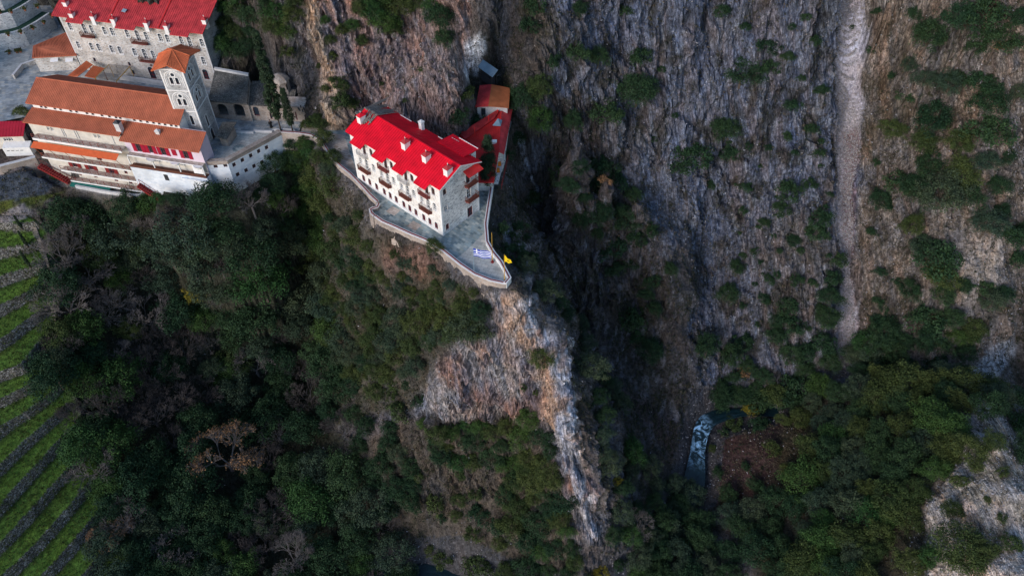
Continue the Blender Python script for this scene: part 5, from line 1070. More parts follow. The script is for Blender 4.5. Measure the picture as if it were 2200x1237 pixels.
run_wall('retaining_wall', 'weathered pinkish retaining wall under the crimson roofed house at the left edge', 'retaining wall', [at(a, b_, -5)[:2] for a, b_ in ((-60, 368), (0, 362), (40, 352), (78, 342))], -9.6, -4.6, .6, 'rose_stone', 'pale_trim', .1)
run_wall('stone_path_wall', 'curved pale wall edging the lane under the church foundations', 'wall', [at(a, b_, -9.2)[:2] for a, b_ in ((163, 404), (240, 418), (300, 424), (330, 410), (380, 404), (420, 416), (452, 420))], -10.8, -8.6, .4, 'pale_trim')
# ---------------------------------------------------------------- a monk in the courtyard
pp = at(583, 274, .0); BOD = [((0, 0, .95), .17), ((0, 0, 1.2), .19), ((0, .01, 1.42), .19), ((0, .01, 1.52), .07), ((0, .0, 1.66), .105), ((0, 0, 1.76), .08), ((.1, 0, .5), .15), ((.11, .02, .08), .13), ((-.1, 0, .5), .15), ((-.11, -.05, .08), .13), ((.22, 0, 1.40), .075), ((.29, -.03, 1.12), .055), ((.26, -.15, .92), .04), ((-.22, 0, 1.40), .075), ((-.29, -.03, 1.12), .055), ((-.26, -.15, .92), .04)]
ED = [(0, 1), (1, 2), (2, 3), (3, 4), (4, 5), (0, 6), (6, 7), (0, 8), (8, 9), (2, 10), (10, 11), (11, 12), (2, 13), (13, 14), (14, 15)]
me_ = bpy.data.meshes.new('person'); me_.from_pydata([b_[0] for b_ in BOD], ED, []); mo = link('person', me_, None, pp, R(20))
md = mo.modifiers.new('s', 'SKIN'); 
for i, b_ in enumerate(BOD): me_.skin_vertices[0].data[i].radius = (b_[1], b_[1]*.8)
me_.skin_vertices[0].data[0].use_root = True
mo.modifiers.new('u', 'SUBSURF').levels = 1
M['skin'] = plain('skin', (.45, .27, .2), .6, .05); M['black_cloth'] = plain('black_cloth', (.012, .012, .014), .9, .1)
me_.materials.append(M['skin']); tag(mo, 'person in a long black robe walking alone across the courtyard', 'person')
s = MB(); ring_(s, .30, .03, .24, .9, 12); ring_(s, .24, .9, .21, 1.15, 12); ring_(s, .21, 1.15, .25, 1.40, 12); ring_(s, .25, 1.40, .10, 1.52, 12)
for k in (-1, 1): s.tube((.21*k, 0, 1.42), (.30*k, -.03, 1.1), .10, .085, 8); s.tube((.30*k, -.03, 1.1), (.27*k, -.14, .95), .085, .09, 8)
s.build('robe', M['black_cloth'], mo); s = MB(); s.tube((0, .01, 1.71), (0, .01, 1.86), .115, .125, 10); s.build('hat', M['black_cloth'], mo)
# ================================================================ vegetation
def foliage(name, a, b_, lum=1.0):
    m, t, bs_ = newmat(name, .75); oi = node(t, 'ShaderNodeObjectInfo'); v = coords(t)
    f = noise(t, v, 2.2, 3, .7); f2 = noise(t, v, 14, 2, .7)
    c = ramp(t, oi.outputs['Random'], [(0, a), (1, b_)]); c = mixc(t, c, ramp(t, f, [(.3, (.5, .58, .6)), (.7, (1.6, 1.5, 1.15))]), 1., 'MULTIPLY')
    c = mixc(t, c, ramp(t, f2, [(.3, g3(.6)), (.7, g3(1.5))]), 1., 'MULTIPLY'); t.links.new(c, bs_.inputs['Base Color']); bs_.inputs['Specular IOR Level'].default_value = .2
    return m
M['leaf_dark'] = foliage('dark_leaves', (.011, .033, .017), (.022, .046, .020)); M['leaf_olive'] = foliage('olive_leaves', (.026, .046, .016), (.048, .064, .020))
M['leaf_green'] = foliage('green_leaves', (.018, .056, .018), (.038, .070, .018)); M['leaf_grey'] = foliage('grey_green_leaves', (.024, .046, .034), (.040, .058, .036))
M['leaf_yellow'] = foliage('yellow_leaves', (.13, .11, .012), (.17, .14, .02)); M['leaf_rust'] = foliage('rust_leaves', (.17, .095, .055), (.20, .11, .065)); M['leaf_cypress'] = foliage('cypress_leaves', (.014, .030, .018), (.020, .036, .018))
M['bark'] = plain('bark', (.07, .055, .045), .9, .35, 3); M['twig'] = plain('bare_twigs', (.135, .12, .118), .9, .3, 2); M['twig_dark'] = plain('dark_twigs', (.07, .06, .058), .9, .3, 2)
def leaf_soup(centres, radii, per, size, seed, flat_=.0, up=.25):
    g = np.random.default_rng(seed); V_, n = [], 0
    cs = np.repeat(centres, per, 0); rs = np.repeat(radii, per)[:, None]; N = len(cs)
    d = g.normal(size=(N, 3)); d /= np.linalg.norm(d, axis=1)[:, None]; d[:, 2] = np.where(d[:, 2] < -.35, -d[:, 2], d[:, 2])
    p = cs+d*rs*g.uniform(.55, 1.1, (N, 1))
    nn = d+g.normal(size=(N, 3))*.65; nn[:, 2] += up; nn /= np.linalg.norm(nn, axis=1)[:, None]
    a = np.cross(nn, g.normal(size=(N, 3))); a /= np.linalg.norm(a, axis=1)[:, None]; b_ = np.cross(nn, a)
    s = size*g.uniform(.6, 1.3, (N, 1)); a = a*s; b_ = b_*s*.7
    V_ = np.stack([p-a, p-b_*.8+a*.1, p+a, p+b_*.8], 1).reshape(-1, 3)
    return V_, np.arange(N*4).reshape(N, 4)
def crown(seed, n=55, per=60, rz=.8, size=.05, base=.75, lump=.26, cone=0):
    g = np.random.default_rng(seed); c = []
    while len(c) < n:
        p = g.normal(size=3); p /= np.linalg.norm(p); r = g.uniform(.45, .92)
        if p[2] < -.45: continue
        k = 1-cone*max(0, p[2])
        c.append((p[0]*r*k*(1+.25*math.sin(seed+3*math.atan2(p[1], p[0]))), p[1]*r*k*(1+.2*math.cos(seed*2+2*math.atan2(p[1], p[0]))), base+p[2]*r*rz))
    return leaf_soup(np.array(c), g.uniform(lump*.6, lump*1.15, n), per, size, seed+50)
def limbs(seed, base=.75, r0=.06):
    g = random.Random(seed); s = MB(); s.tube((0, 0, -.35), (.03, 0, base*.6), r0, r0*.6, 6)
    for i in range(7):
        a = i*.9+g.random(); e = (math.cos(a)*.6, math.sin(a)*.6, base+g.uniform(-.05, .45)); k = (e[0]*.35, e[1]*.35, base*.75); s.tube((.03, 0, base*.45), k, r0*.5, r0*.3, 4, cap=False); s.tube(k, e, r0*.3, .008, 4, cap=False)
    return s
def make_tree(name, seed, leaf, trunk=True, **kw):
    V_, F_ = crown(seed, **kw); cr = grid_mesh('crown', V_, F_, None, M[leaf], False)
    tk = limbs(seed, kw.get('base', .75)).mesh('trunk', M['bark']) if trunk else None
    return (name, tk, cr)
def branch(mb, p, d, L_, r, lev, g, tips):
    q = p+d*L_; mb.tube(p, q, max(r, .0035), max(r*.68, .0035), 3 if lev < 4 else 4, cap=False)
    if lev == 0: tips.append(q); return
    for i in range(3 if lev > 2 else (2 if g.random() < .6 else 3)):
        ax_ = Vector((g.gauss(0, 1), g.gauss(0, 1), g.gauss(0, .7))).normalized(); nd = (d+ax_*.55+Vector((0, 0, .08))).normalized(); branch(mb, q, nd, L_*g.uniform(.66, .86), r*.62, lev-1, g, tips)
def bare_mesh(seed, lev=6):
    g = random.Random(seed); mb = MB(); tips = []
    mb.tube((0, 0, -.35), (0, 0, .28), .055, .045, 6)
    for i in range(4):
        a = i*1.57+g.random(); branch(mb, Vector((0, 0, .25)), Vector((math.cos(a)*.75, math.sin(a)*.75, .8)).normalized(), (.30), .024, lev, g, tips)
    return mb, tips
def make_bare(name, seed, mat, leaves=None, lev=6):
    mb, tips = bare_mesh(seed, lev); tk = mb.mesh('branches', M[mat]); cr = None
    if leaves:
        c = np.array([tuple(t_) for t_ in tips if random.random() < .5]); V_, F_ = leaf_soup(c, np.full(len(c), .05), 3, .018, seed); cr = grid_mesh('dry_leaves', V_, F_, None, M[leaves], False)
    return (name, tk, cr)
PT = {}
PT['oak'] = [make_tree('evergreen_oak', 10+i, 'leaf_dark', n=95, per=75, rz=.75, size=.034) for i in range(4)]
PT['green'] = [make_tree('broadleaf_evergreen', 30+i, 'leaf_green', n=85, per=75, rz=.85, size=.034, lump=.27) for i in range(3)]
PT['olive'] = [make_tree('holm_oak', 40+i, 'leaf_olive', n=95, per=75, rz=.8, size=.034, lump=.26) for i in range(4)]
PT['grey'] = [make_tree('grey_green_tree', 50+i, 'leaf_grey', n=95, per=75, rz=.8, size=.032, lump=.25) for i in range(3)]
PT['shrub'] = [make_tree('shrub', 60+i, 'leaf_dark', False, n=40, per=55, rz=.7, size=.06, base=.45, lump=.3) for i in range(3)]
PT['oshrub'] = [make_tree('olive_shrub', 70+i, 'leaf_olive', False, n=36, per=50, rz=.7, size=.065, base=.45, lump=.32) for i in range(3)]
PT['yellow'] = [make_tree('yellow_tree', 80, 'leaf_yellow', n=45, per=60, rz=.7, size=.05)]
PT['rusts'] = [make_tree('rust_shrub', 84, 'leaf_rust', False, n=22, per=40, rz=.6, size=.06, base=.4)]
PT['bare'] = [make_bare('bare_tree', 90+i, 'twig') for i in range(3)]
PT['bared'] = [make_bare('bare_tree', 95+i, 'twig_dark') for i in range(2)]
PT['rust'] = [make_bare('rust_leaved_tree', 98, 'twig', 'leaf_rust')]
CAT = dict(oak='tree', green='tree', olive='tree', grey='tree', shrub='shrub', oshrub='shrub', yellow='tree', rusts='shrub', bare='bare tree', bared='bare tree', rust='tree')
TONE = dict(oak='dark evergreen tree', green='fresh green evergreen tree', olive='olive green evergreen tree', grey='grey-green evergreen tree', shrub='dark green shrub', oshrub='olive green shrub', yellow='yellow leaved tree', rusts='rust brown shrub', bare='pale leafless tree', bared='dark leafless tree', rust='leafless tree with rust brown leaves')
counts = {}; placed = []
ROWS = ('top', 'upper', 'middle', 'lower', 'bottom'); COLS_ = ('far-left', 'left', 'central', 'right', 'far-right')
def plant(kind, px, py, r, region, box=None, base_off=.55, label=None, hs=1.0):
    g_, nrm = hit(px, py+r*base_off)
    if g_ is None or (g_.x < -61 and g_.y > 147 and px > 100): return
    dist = (g_-CAMV).length; rm = r*dist/F_PX
    name, tk, cr = random.choice(PT[kind]); rz = random.uniform(0, 6.28)
    size = 'small' if r < 22 else ('big' if r > 38 else 'mid-sized')
    if label is None:
        x0, y0, x1, y1 = box or (0, 0, 2200, 1237); c_ = COLS_[min(4, max(0, int(5*(px-x0)/(x1-x0))))]; w_ = ROWS[min(4, max(0, int(5*(py-y0)/(y1-y0))))]
        label = '%s %s, %s %s in %s' % (size, TONE[kind], w_, c_, region)
    an_ = .28 if kind in ('shrub', 'oshrub') or px > 1200 else .12; sc = (rm*random.uniform(1-an_, 1+an_), rm*random.uniform(1-an_, 1+an_), rm*hs*random.uniform(.9, 1.15))
    grp = '%ss %s' % (TONE[kind], 'on '+region)
    if tk is None or cr is None:
        o = link(name, tk or cr, None, g_, rz); o.scale = sc; tag(o, label, CAT[kind], grp)
    else:
        o = bpy.data.objects.new(name, None); COL.objects.link(o); o.location = g_; o.rotation_euler = (0, 0, rz); o.scale = sc; tag(o, label, CAT[kind], grp)
        link(tk.name.split('.')[0], tk, o); link(cr.name.split('.')[0], cr, o)
    counts[name] = counts.get(name, 0)+1; placed.append((px, py, r)); return o
def inpoly(x, y, poly):
    c = False; n = len(poly)
    for i in range(n):
        (x1, y1), (x2, y2) = poly[i], poly[(i+1) % n]
        if (y1 > y) != (y2 > y) and x < (x2-x1)*(y-y1)/(y2-y1)+x1: c = not c
    return c
def forest(poly, rmin, rmax, mix, region, tight=1.25, keep=1.0, avoid=(), patch=None):
    x0, x1 = min(p[0] for p in poly), max(p[0] for p in poly); y0, y1 = min(p[1] for p in poly), max(p[1] for p in poly)
    kinds = [k for k, w_ in mix for _ in range(w_)]; done = []
    for _ in range(6000):
        x, y = random.uniform(x0, x1), random.uniform(y0, y1); r = random.uniform(rmin, rmax)
        if not inpoly(x, y, poly) or any(math.hypot(x-a, y-b_) < c+r*.6 for a, b_, c in avoid): continue
        if any((x-a)**2+(y-b_)**2 < ((r+c)*.5*tight)**2 for a, b_, c in done): continue
        done.append((x, y, r))
        if random.random() < keep: plant(random.choice(kinds), x, y, r, region, (x0, y0, x1, y1))
    return done
# the big wood on the ravine slope below the monastery
W1 = [(150, 455), (240, 430), (440, 438), (520, 430), (590, 385), (625, 335), (665, 350), (690, 430), (700, 560), (700, 700), (720, 800), (760, 900), (820, 1060), (850, 1200), (880, 1270), (250, 1270), (235, 1180), (215, 1060), (160, 900), (125, 780), (120, 620), (115, 500)]
R1_ = 'the dark wood below the monastery'
for a in ((545, 440, 50, 'bare'), (330, 485, 38, 'bare'), (195, 600, 60, 'bare'), (180, 510, 55, 'bare'), (160, 665, 62, 'bare'), (235, 680, 48, 'bare'), (310, 600, 60, 'bared'), (475, 655, 26, 'bare'), (460, 735, 40, 'bare'), (555, 790, 50, 'bare'), (320, 720, 40, 'bared'), (150, 750, 45, 'bared'), (215, 1010, 55, 'bare'), (285, 1120, 50, 'bare'), (390, 1180, 55, 'bare'), (600, 935, 42, 'bare'), (640, 1200, 60, 'bare'), (240, 870, 60, 'bared'), (590, 1110, 55, 'bared'), (340, 900, 50, 'bared')):
    plant(a[3], a[0], a[1], a[2], R1_, (110, 340, 880, 1237), .3)
plant('rust', 500, 985, 82, R1_, label='large leafless tree hung with rust brown leaves in the lower left wood', base_off=.3)
plant('rust', 255, 1150, 45, R1_, label='smaller rust leaved tree by the lower end of the green terraces', base_off=.3)
AV = [(500, 985, 45), (545, 440, 30), (330, 485, 22), (195, 600, 22), (160, 665, 22), (475, 655, 14), (460, 735, 20), (600, 935, 22), (640, 1200, 25), (285, 1120, 22), (215, 1010, 20), (310, 600, 22), (235, 680, 18), (555, 790, 20)]
plant('yellow', 425, 630, 22, R1_, label='small yellow leaved tree among the dark evergreens in the left wood')
for a in ((430, 490, 70), (455, 570, 60), (370, 535, 50), (500, 520, 45)): plant('grey', *a, R1_, (110, 340, 880, 1237))
forest([(150, 455), (330, 430), (500, 430), (600, 400), (700, 560), (720, 760), (420, 800), (130, 780)], 32, 60, [('oak', 5), ('grey', 3), ('green', 2), ('bared', 2), ('bare', 1), ('olive', 1)], 'the dark wood below the monastery', 1.18, 1, AV)
forest([(130, 790), (420, 800), (720, 770), (780, 950), (860, 1200), (880, 1270), (250, 1270), (215, 1060), (160, 900)], 32, 60, [('oak', 6), ('grey', 2), ('green', 2), ('bared', 2)], 'the lower left wood in the ravine', 1.18, 1, AV)
forest([(600, 330), (665, 345), (690, 430), (700, 560), (600, 480), (560, 420)], 20, 34, [('oak', 5), ('green', 3)], 'the steep gully under the walkway', 1.3)
# wooded slope under the paved yard
forest([(690, 330), (735, 400), (790, 480), (800, 560), (860, 620), (1000, 640), (1040, 660), (1010, 720), (930, 740), (880, 800), (760, 830), (700, 700), (690, 520), (660, 400)], 19, 38, [('olive', 5), ('grey', 3), ('oak', 2)], 'the slope under the paved yard', 1.0, .94)
forest([(860, 560), (960, 590), (1020, 630), (900, 660), (840, 620)], 14, 24, [('olive', 4), ('grey', 2)], 'the slope under the long parapet', 1.2, .9)
for a in ((1010, 705, 52, 'grey'), (1165, 765, 34, 'olive'), (935, 530, 22, 'olive'), (850, 545, 14, 'oshrub'), (1150, 840, 10, 'oshrub'), (1125, 830, 9, 'oshrub'), (690, 265, 24, 'olive'), (700, 300, 26, 'olive'), (720, 340, 22, 'olive'), (735, 215, 22, 'oshrub'), (725, 175, 18, 'oshrub'), (760, 225, 16, 'olive')): plant(a[3], *a[:3], 'the rock promontory', (690, 200, 1200, 900))
forest([(720, 780), (880, 810), (930, 880), (880, 900), (840, 860), (760, 860)], 14, 28, [('oshrub', 3), ('shrub', 3), ('olive', 2)], 'the gully side of the promontory', 1.4, .7)
# below the bare cliff
forest([(895, 905), (990, 915), (1160, 890), (1185, 960), (1195, 1010), (1120, 1030), (1040, 985), (960, 1000)], 18, 34, [('oak', 3), ('green', 2), ('olive', 4)], 'the wood below the bare cliff', 1.2, .95)
forest([(1080, 1010), (1190, 1010), (1230, 1100), (1250, 1260), (1060, 1260), (1090, 1150)], 20, 36, [('oak', 3), ('olive', 4), ('green', 1)], 'the wood beside the lower ridge', 1.25, .95)
forest([(760, 880), (870, 920), (900, 1030), (860, 1160), (780, 1010)], 20, 38, [('oak', 4), ('grey', 2), ('bared', 1)], 'the shaded lower slope', 1.3, .9)
forest([(900, 1000), (1060, 1000), (1080, 1150), (1050, 1220), (900, 1190), (860, 1120)], 14, 28, [('oshrub', 3), ('shrub', 2), ('olive', 2)], 'the grassy lower slope', 1.9, .6)
plant('yellow', 1290, 1225, 18, 'x', label='orange-yellow bush at the bottom edge below the pale ridge'); plant('yellow', 1322, 1030, 14, 'x', label='small yellowish bush on the shaded slope right of the pale ridge'); plant('yellow', 1608, 878, 16, 'x', label='round yellow bush on the bank above the river rapids')
# shaded side of the ridge and the ravine
forest([(1110, 540), (1180, 590), (1250, 700), (1320, 820), (1360, 930), (1420, 1020), (1500, 1060), (1530, 1250), (1310, 1260), (1320, 1120), (1300, 1000), (1280, 900), (1265, 800), (1215, 700), (1130, 600)], 20, 38, [('oak', 4), ('grey', 4), ('green', 1)], 'the shaded slope right of the pale ridge', 1.3, .92)
plant('bare', 1370, 1130, 40, 'the shaded slope right of the pale ridge', (1105, 560, 1530, 1250), .3)
forest([(1060, 470), (1120, 480), (1150, 560), (1110, 560), (1070, 520)], 14, 24, [('shrub', 3), ('olive', 2)], 'the gorge edge beside the white parapet', 1.35, .8)
forest([(1190, 340), (1300, 350), (1380, 420), (1440, 560), (1460, 760), (1380, 780), (1340, 640), (1280, 500), (1200, 440)], 18, 38, [('oak', 3), ('shrub', 3)], 'the dark spur above the gorge', 1.5, .75)
for a in ((1130, 215, 38, 'oak'), (1160, 195, 32, 'olive'), (1158, 262, 38, 'green'), (1100, 205, 24, 'green'), (1110, 300, 22, 'oak'), (1090, 330, 16, 'shrub'), (1125, 330, 34, 'bare'), (1118, 415, 26, 'bare'), (1140, 425, 24, 'oak'), (1195, 300, 24, 'bared'), (1000, 200, 24, 'oshrub'), (985, 250, 26, 'shrub'), (1020, 255, 16, 'shrub')): plant(a[3], *a[:3], 'the slope behind the red annex', (980, 180, 1220, 440))
# far wall
FW = '''1590 165 36 1;1375 125 26;1365 215 42;1300 245 32;1285 130 24;1240 118 26;1245 30 22;1150 22 32;1140 60 26;1555 290 26;1560 330 22;1485 340 36;1455 360 24;1550 28 20;1525 400 15;1335 25 18;1650 100 26;1655 150 22;1230 270 24;1420 150 10;1540 270 12;1190 130 22
1985 95 42;1960 45 18;2040 60 36;2110 35 38;2180 55 28;2130 100 40;2090 110 26;1915 165 14;1950 148 20;1980 178 24;1950 210 18;2020 195 32;2050 170 20;1910 288 26;1990 275 42;1970 320 30;2110 235 44;2120 290 36;2100 180 22;2180 212 20;2050 320 26;1980 365 36;2050 390 34;2110 358 26;1880 350 12;1885 440 22;1930 395 30;1960 420 40;2010 430 46;2060 430 34;2130 410 22;2150 345 20;1950 492 26;2000 560 44;1970 540 30;2110 490 34;2160 512 24;2185 505 18;1735 395 14;1690 418 28;1680 450 16;1760 470 24;1750 500 24;1580 580 22;1560 635 24;1710 600 15;1742 606 10;1800 560 18;1785 600 22;1775 640 24;1768 690 26;1765 740 26;1690 660 24;1665 690 20;1700 700 22;1890 585 12;1890 655 14;1928 605 11;1945 628 22;1980 690 34;2015 640 24;1890 720 34;1860 750 32;1910 760 28;2035 690 26;2080 715 26;2120 655 22;2110 622 22;2150 640 18;2180 560 22;1985 730 28;1830 770 26;1885 690 16;2140 465 22;2060 620 20;2010 600 30
1730 40 12;1700 60 10;1750 90 14;1690 130 12;1720 170 10;1760 200 14;1700 230 16;1740 280 14;1690 300 12;1755 330 14;1600 400 14;1640 480 12;1620 540 14;1700 520 14;1650 600 14;1450 250 8;1400 300 10;1600 60 12;1640 640 12;1830 60 6;1868 110 10;1880 30 10;1870 500 10'''
for i, q in enumerate(FW.replace('\n', ';').split(';')):
    q = q.split(); x, y, r = float(q[0]), float(q[1]), float(q[2]); left = x < 1790
    reg = 'the grey striated rock wall' if left else 'the tan wall right of the scree gully'
    plant(random.choice(['shrub', 'shrub', 'oak'] if left or r < 20 else ['oak', 'oak', 'shrub', 'grey', 'olive']), x, y, r*1.08, reg, (1150, 0, 1790, 800) if left else (1860, 0, 2200, 800), .35)
plant('rusts', 2140, 98, 18, 'x', label='rust brown shrub high on the tan wall near the top right corner'); plant('rusts', 1596, 795, 14, 'x', label='small rust orange shrub above the river bend')
plant('rusts', 1300, 385, 16, 'x', label='ochre brown shrub beside the pale outcrop on the dark spur')
forest([(1500, 740), (1680, 720), (1790, 780), (1720, 850), (1640, 860), (1500, 850)], 20, 38, [('oak', 4), ('shrub', 2)], 'the dark foot of the far wall', 1.3, .85)
forest([(1820, 740), (2080, 720), (2080, 800), (1840, 800)], 18, 30, [('oak', 3), ('green', 2), ('shrub', 2)], 'the foot of the tan wall', 1.45, .8)
forest([(1560, 300), (1780, 300), (1790, 700), (1600, 720)], 7, 13, [('shrub', 1)], 'the low scrub of the grey wall', 4.5, .8)
for a in ((1455, 1075, 30, 'oak'), (1430, 1120, 34, 'grey'), (1480, 1110, 26, 'oak'), (1400, 1170, 34, 'oak'), (1450, 1180, 36, 'grey'), (1500, 1150, 32, 'oak'), (1420, 1235, 36, 'oak'), (1480, 1240, 34, 'oak'), (1545, 850, 26, 'oak'), (1590, 848, 24, 'oak'), (1640, 905, 14, 'shrub'), (1555, 925, 12, 'shrub'), (1575, 905, 20, 'oshrub'), (1625, 905, 22, 'shrub'), (1580, 855, 26, 'oak'), (1545, 868, 18, 'shrub'), (1660, 960, 16, 'oshrub'), (1600, 1000, 12, 'shrub'), (1540, 1010, 14, 'shrub'), (1690, 1010, 20, 'olive'), (1620, 1040, 20, 'oak'), (1560, 1060, 22, 'oak'), (1530, 960, 9, 'oshrub'), (1680, 900, 18, 'olive')): plant(a[3], *a[:3], 'the river gorge', (1400, 840, 1640, 1250))
# bottom right wood and pale spur
forest([(1660, 850), (1760, 820), (1900, 800), (2080, 800), (2150, 830), (2130, 880), (2060, 870), (2070, 920), (2020, 1000), (1960, 1080), (1890, 1140), (1860, 1260), (1700, 1260), (1720, 1130), (1710, 1010), (1730, 930)], 24, 42, [('olive', 4), ('grey', 4), ('green', 2), ('oak', 2)], 'the bottom right wood above the river', 1.2, 1)
forest([(1560, 1100), (1700, 1060), (1730, 1150), (1700, 1260), (1560, 1260)], 26, 42, [('grey', 3), ('oak', 4)], 'the shaded bank right of the river', 1.3, .9)
forest([(1540, 840), (1640, 830), (1690, 870), (1600, 860)], 18, 28, [('oak', 1)], 'the bank above the river bend', 1.3, .9)
for a in ((2075, 965, 34, 'olive'), (2125, 945, 24, 'olive'), (2030, 985, 22, 'olive'), (2180, 880, 38, 'oak'), (2190, 960, 34, 'oak'), (2195, 920, 30, 'green'), (2130, 840, 30, 'olive'), (2050, 1170, 46, 'olive'), (1990, 1190, 30, 'green'), (2100, 1180, 26, 'olive'), (2035, 1090, 22, 'olive'), (2150, 1010, 14, 'oshrub'), (2120, 1070, 9, 'oshrub'), (2150, 1110, 10, 'oshrub'), (1950, 1200, 34, 'olive'), (2060, 1030, 20, 'oshrub'), (2170, 1160, 20, 'oshrub')): plant(a[3], *a[:3], 'the pale rock spur at the bottom right', (1950, 830, 2200, 1237))
# above the monastery and on the red rock
forest([(480, -20), (640, -20), (650, 40), (620, 70), (560, 60), (540, 110), (510, 120), (485, 100)], 20, 34, [('olive', 4), ('green', 2), ('oak', 2)], 'the slope right of the dormitory', 1.15)
for a in ((700, 48, 12, 'green'), (735, 70, 16, 'olive'), (760, 58, 18, 'green'), (712, 90, 12, 'olive'), (800, 30, 30, 'green'), (830, 55, 30, 'green'), (780, 90, 16, 'olive'), (860, 20, 34, 'olive'), (815, 0, 30, 'green'), (850, 65, 22, 'olive'), (775, 25, 20, 'olive'), (945, 50, 36, 'oak'), (955, 85, 28, 'oak'), (930, 15, 26, 'green'), (700, 190, 12, 'oshrub'), (715, 120, 12, 'oshrub'), (690, 140, 10, 'oshrub'), (890, 10, 24, 'olive'), (740, 190, 16, 'olive'), (820, 180, 8, 'oshrub'), (905, 150, 8, 'oshrub'), (870, 215, 9, 'oshrub'), (660, 270, 14, 'olive'), (655, 300, 12, 'olive'), (620, 110, 16, 'oshrub')): plant(a[3], *a[:3], 'the red rock behind the guesthouse', (650, 0, 980, 300))
forest([(612, 305), (665, 312), (680, 345), (640, 372), (612, 350)], 12, 20, [('green', 3), ('oak', 1)], 'the bank right of the white bastion', 1.15)
plant('green', 72, 38, 10, 'x', label='small round tree against the upper curved terrace wall in the top left corner')
for i, a in enumerate(((345, 430, 18, 'green'), (385, 432, 20, 'oak'), (455, 425, 18, 'olive'), (430, 440, 22, 'oak'), (300, 440, 14, 'oak'))): plant(a[3], *a[:3], 'the garden strip under the white foundations', (290, 410, 480, 460))
plant('oshrub', 50, 240, 14, 'x', label='dark clipped bush in the round bed left of the church roof'); plant('green', 122, 383, 10, 'x', label='fresh green bush at the foot of the left stairs')
for x in ((175, 505, 40), (150, 560, 34), (300, 455, 26)): pass
# stone steps climbing beside the green terraces
stp = empty('garden_steps', 'long flight of narrow brown steps between the green terraces and the wood', 'steps', hit(75, 490)[0]); s = MB(); line_ = [(72, 488), (84, 520), (96, 555), (104, 590), (112, 640), (114, 700)]
for i in range(len(line_)-1):
    for k in range(8):
        u = k/8; g_, _n = hit(line_[i][0]*(1-u)+line_[i+1][0]*u, line_[i][1]*(1-u)+line_[i+1][1]*u)
        if g_: q = g_-stp.location; s.box(q.x-.6, q.x+.6, q.y-.12, q.y+.12, q.z-.4, q.z+.15)
s.build('step', M['wood_plank'], stp)
# cypresses
def cypress_mesh(seed, ratio):
    g = np.random.default_rng(seed); n = 170; z = g.uniform(.03, .98, n); rr = np.minimum(z*5, 1)*(1-z)**.5*ratio*.72*np.sqrt(g.uniform(.3, 1, n)); a = g.uniform(0, 6.28, n)
    c = np.c_[rr*np.cos(a), rr*np.sin(a), z]; V_, F_ = leaf_soup(c, np.full(n, ratio*.27), 80, .0095, seed, up=.8); V_[:, 2] = np.maximum(V_[:, 2], .02); return grid_mesh('crown', V_, F_, None, M['leaf_cypress'], False)
def cypress(base, top, ratio, label, seed, gap=.06):
    hgt = None; d = ray(*top); 
    p = Vector(base); t_ = p.y/d.y; hgt = (H_CAM+d.z*t_)-p.z
    o = empty('cypress', label, 'cypress', p, random.random()*6); s = MB(); s.tube((0, 0, -.3), (0, 0, hgt*.5), .16, .08, 7); s.build('trunk', M['bark'], o)
    c = link('crown', cypress_mesh(seed, ratio), o); c.scale = (hgt*(1-gap),)*3; c.location = (0, 0, hgt*gap)
cypress(at(1050, 404, 0), (1046, 292), .19, 'lone dark cypress between the guesthouse gable and the red annex', 201, .02)
cypress(at(604, 282, 0), (535, 66), .10, 'tallest leaning-looking cypress in the courtyard, its crown reaching above the slate roof', 202, .12)
cypress(at(629, 283, 0), (598, 190), .17, 'shorter dense cypress at the right end of the oval planter', 203, .14)
for i, a in enumerate(((48, 492, 36, 478), (60, 530, 45, 512), (66, 575, 54, 555))):
    g_, _n = hit(a[0], a[1]); cypress(g_, (a[2], a[3]-16), .12, 'slim young cypress on the %s green terrace at the left' % ['topmost', 'second', 'third'][i], 210+i)
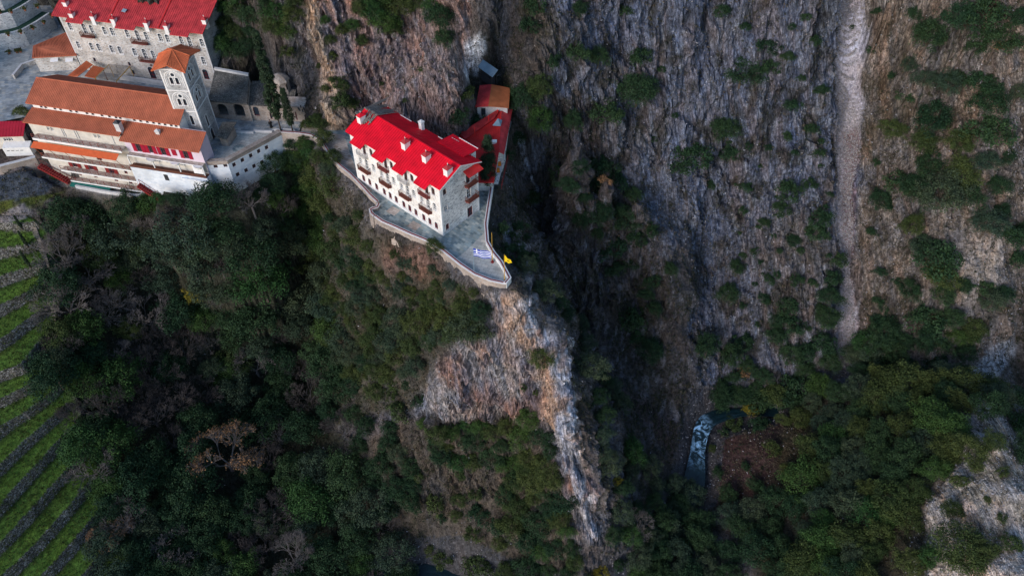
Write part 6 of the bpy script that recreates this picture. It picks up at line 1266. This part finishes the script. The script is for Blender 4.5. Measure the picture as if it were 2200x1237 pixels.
# ---------------------------------------------------------------- low growth and loose stone
globals().update(FLD)
def scatter(name, n, wfun, size, per, cols, mat, lab_seed, hgt=.5, squash=1.0):
    g = np.random.default_rng(lab_seed)
    vis = (PX > -60) & (PX < 2260) & (PY > -60) & (PY < 1300) & (ny*-1*0+nz > .12)
    wgt = np.where(vis, wfun, 0); cell = (np.gradient(xs)[None, :]*np.gradient(ys)[:, None]).ravel()/np.maximum(nz, .3); wgt = wgt*cell; wgt = wgt/wgt.sum()
    ii = g.choice(len(wgt), n, p=wgt); c = V[ii].astype(float)+g.normal(size=(n, 3))*.15
    sz = g.uniform(.5, 1.3, n)
    V_, F_ = leaf_soup(c+np.c_[np.zeros(n), np.zeros(n), sz*hgt*.3], sz*hgt, per, size, lab_seed+1); 
    col = np.array(cols)[g.integers(0, len(cols), n)]; col = np.repeat(np.repeat(col, per, 0), 4, 0)*g.uniform(.7, 1.3, (len(V_), 1))
    o = link(name, grid_mesh(name, V_, F_, col, M[mat], False)); tag(o, kind='stuff'); return o
m, t, b = newmat('low_growth', .9); a_ = node(t, 'ShaderNodeAttribute', attribute_name='Col'); t.links.new(a_.outputs['Color'], b.inputs['Base Color']); b.inputs['Specular IOR Level'].default_value = .1; M['low'] = m
soft = (1-flat)*(1-fieldn)*(dr > 4.5)*(1-scree_s)
wA = soft*(.25+.75*sm(n2+n1*.5, -.2, .4))*(1-face*.85)*(1-edge*.8)*(1-topr*.75)*(1-spur*.75)*(1-crest*.8)*(1+1.2*leftg+1.5*under+1.0*floor)*(1-.45*wall)
o = scatter('undergrowth', 42000, wA, .13, 9, [(.030, .036, .017), (.045, .046, .024), (.022, .030, .016), (.055, .050, .030), (.030, .040, .028)], 'low', 301, .42)
_bank = sm(sdist(PX, PY, [(1540, 890), (1620, 900), (1700, 890), (1740, 920), (1720, 1010), (1620, 1080), (1540, 1100), (1520, 1000)]), -10, 10)
wB = soft*(1+2*_bank)*(.3+.7*sm(-n1, -.3, .3))*(1-face*.7)*(.5+rightw+under+leftg*.8+wall*.3)
o = scatter('dry_grass', 26000, wB, .11, 8, [(.12, .095, .065), (.085, .068, .05), (.15, .125, .09), (.065, .048, .036)], 'low', 302, .3)
wC = soft*(.03+.12*wall+.35*rightw+spur*1.3+face*.2+topr*.3)*(.2+sm(n3, 0, .5))+scree_s*7+_bank*.03+.2*(1-flat)*np.exp(-((dr-3.2)/1.3)**2)
o = scatter('loose_stones', 34000, wC, .13, 4, [(.30, .30, .33), (.38, .37, .40), (.20, .18, .18), (.34, .31, .30)], 'low', 303, .17)
wD = fieldn*(.4+.6*sm(n2, -.2, .4))*(1-riser*.3)
o = scatter('meadow_tufts', 9000, wD, .10, 6, [(.035, .055, .012), (.05, .075, .016), (.028, .035, .014), (.06, .07, .02)], 'low', 304, .16)
print('COUNTS', counts)
